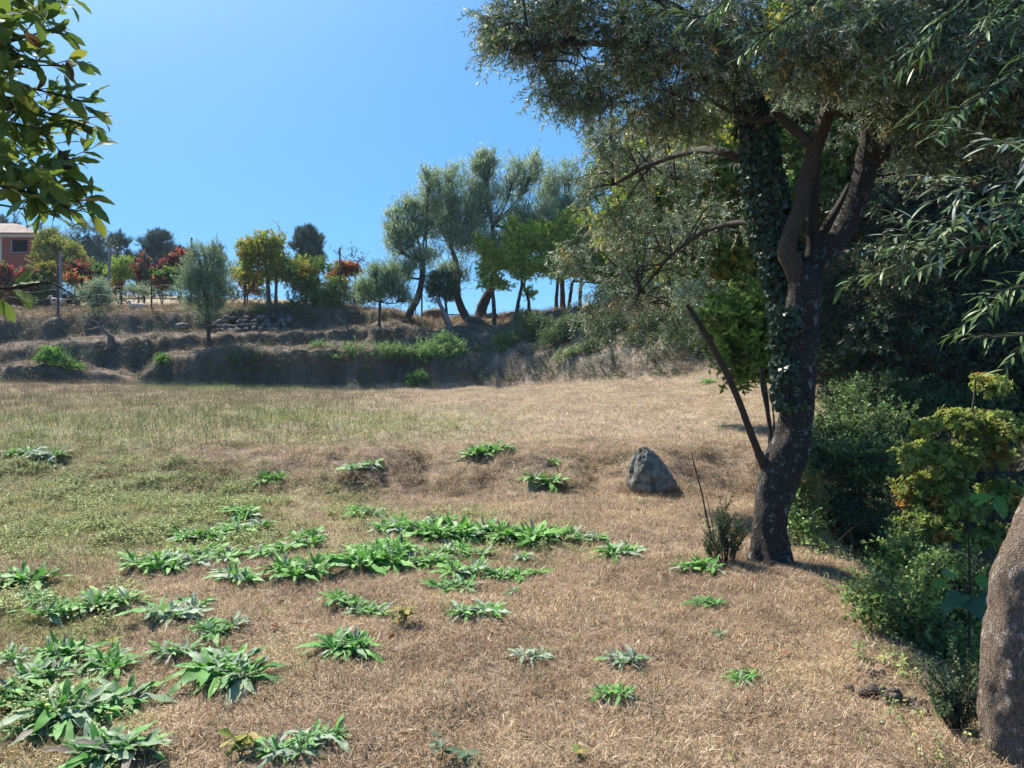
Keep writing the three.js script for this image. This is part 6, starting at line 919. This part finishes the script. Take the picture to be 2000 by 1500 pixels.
{ // tall dry stems in the far left half of the field and along the bank foot
  const gs = [0, 1, 2].map(() => blades(9, 0.14, 0.12, 0.34, 0.008, 0.45, [C(0.2, 0.14, 0.09), C(0.3, 0.24, 0.15), C(0.12, 0.09, 0.06), C(0.16, 0.15, 0.06)], { segs: 3, head: 0.6 })), lists = gs.map(() => []), all = [];
  gi(all, { n: 30000, d0: 10.5, d1: 32.2 }, (x, y, z) => { const [px] = proj(x, y, z), e = sstep(-z, 31, 32); return Math.max(sstep(px, 900, 500) * (0.25 + 0.5 * (0.5 + 0.5 * n2(x * 0.8, z * 0.8))), e * 0.5 * sstep(px, 1300, 900)) * 0.8; }, (x, y, z) => { const g = green(x, z, y); return C(lerp(1, 0.85, g), lerp(1, 1.25, g), lerp(1, 0.8, g)).multiplyScalar(RR(0.8, 1.3)); }, () => 0.9);
  all.forEach((e, i) => lists[i % 3].push(e)); const g = new THREE.Group(); g.name = 'tall_grass'; g.userData = { kind: 'stuff', label: 'thin upright dry stems in the far left half of the field', category: 'grass' }; scene.add(g); lists.forEach((l, i) => instances(g, 'tuft', gs[i], grassMat, l));
}
{ // grass and dead stalks on the bank
  const cols = [C(0.26, 0.18, 0.1), C(0.17, 0.12, 0.075), C(0.13, 0.1, 0.06), C(0.32, 0.24, 0.14)], gs = [0, 1, 2].map(() => blades(20, 0.2, 0.08, 0.3, 0.012, 1.3, cols)), lists = gs.map(() => []), all = [];
  for (let i = 0; i < 44000; i++) { const d = lerp(25, 46, R()), x = RR(-0.72, 0.5) * d; if (d < profile(1000 + F * x / d, 0)[0] + 0.2) continue; const z = -d, y = H(x, z), t = n2(x * 0.5, z * 0.5), top = d > 38.4 * bankScale(1000 + F * x / d) ? 1 : 0; if (R() > 0.55 + 0.4 * t + top * 0.4) continue; all.push({ p: V(x, y, z), dir: V(RN() * 0.3, 1, RN() * 0.3 + 0.15).normalize(), s: RR(0.5, 1.3) * (top ? 1.3 : 0.9), c: (top ? C(1.15, 1.1, 0.95) : C(0.85, 0.85, 0.9)).multiplyScalar(RR(0.6, 1.3)) }); }
  all.forEach((e, i) => lists[i % 3].push(e)); const g = new THREE.Group(); g.name = 'bank_grass'; g.userData = { kind: 'stuff', label: 'rough brown grass and dead stalks on the terraced bank', category: 'grass' }; scene.add(g); lists.forEach((l, i) => instances(g, 'tuft', gs[i], grassMat, l));
}
{ // creeping and tangled plants down the gully side
  const all = KIND.bramble.geos.map(() => []); let k = 0;
  for (let i = 0; i < 60000; i++) {
    const d = lerp(2.7, 9, R()), u = RR(0.25, 4.6), x = lip(d) + u, z = -d; if (x > 0.78 * d + 1) continue; const base = H(x, z), up = Math.pow(R(), 1.6) * sstep(u, 0.2, 1.3) * (0.28 + 0.5 * (0.5 + 0.5 * n2(x * 1.1, z * 1.1 + 9))), y = base + up, [px, py] = proj(x, y, z);
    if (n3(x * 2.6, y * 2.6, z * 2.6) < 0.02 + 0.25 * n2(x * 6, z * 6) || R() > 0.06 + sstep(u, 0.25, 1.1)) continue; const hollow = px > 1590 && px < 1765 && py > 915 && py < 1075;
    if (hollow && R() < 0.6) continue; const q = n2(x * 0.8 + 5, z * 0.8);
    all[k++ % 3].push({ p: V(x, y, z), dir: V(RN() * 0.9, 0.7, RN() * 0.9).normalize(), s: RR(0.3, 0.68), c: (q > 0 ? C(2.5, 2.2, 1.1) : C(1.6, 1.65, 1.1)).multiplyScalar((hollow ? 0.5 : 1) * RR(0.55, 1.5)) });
  }
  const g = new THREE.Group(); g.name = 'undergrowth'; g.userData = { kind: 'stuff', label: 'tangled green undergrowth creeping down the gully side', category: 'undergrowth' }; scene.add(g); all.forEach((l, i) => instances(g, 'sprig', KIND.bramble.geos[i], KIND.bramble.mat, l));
}
{ // dead grass grown up round the boulder
  const o = gnd(1268, 958), geo = blades(26, 0.07, 0.05, 0.14, 0.004, 1.1, STRAW), l = []; for (let i = 0; i < 130; i++) { const a = R() * 6.2832, x = o.x + Math.cos(a) * RR(0.24, 0.36), z = o.z + Math.sin(a) * RR(0.2, 0.3); l.push({ p: V(x, H(x, z), z), dir: V(RN() * 0.3, 1, RN() * 0.3).normalize(), s: RR(0.6, 1.2), c: C(0.9, 0.85, 0.8).multiplyScalar(RR(0.6, 1.1)) }); }
  instances(null, 'boulder_grass', geo, grassMat, l).userData = { kind: 'stuff', label: 'longer dead grass grown up round the grey boulder', category: 'grass' };
}
{ // fallen leaves
  const ms = leafMat('fallen leaf', { t: 0.2 }), geo = oakLeaf, l = []; ms.color.setRGB(1, 1, 1);
  for (let i = 0; i < 150; i++) { const d = Math.sqrt(lerp(2.4 ** 2, 9 ** 2, R())), x = RR(-0.7, 0.62) * d; if (x > lip(d)) continue; l.push({ p: V(x, H(x, -d) + 0.03, -d), dir: V(RN(), RN() * 0.3, RN()).normalize(), s: RR(0.025, 0.055), c: [C(0.32, 0.1, 0.04), C(0.26, 0.12, 0.06), C(0.4, 0.22, 0.08), C(0.34, 0.26, 0.18)][i % 4] }); }
  instances(null, 'fallen_leaves', geo, ms, l).userData = { kind: 'stuff', label: 'scattered rust-brown fallen leaves on the near grass', category: 'leaves' };
}
renderer.render(scene, camera);
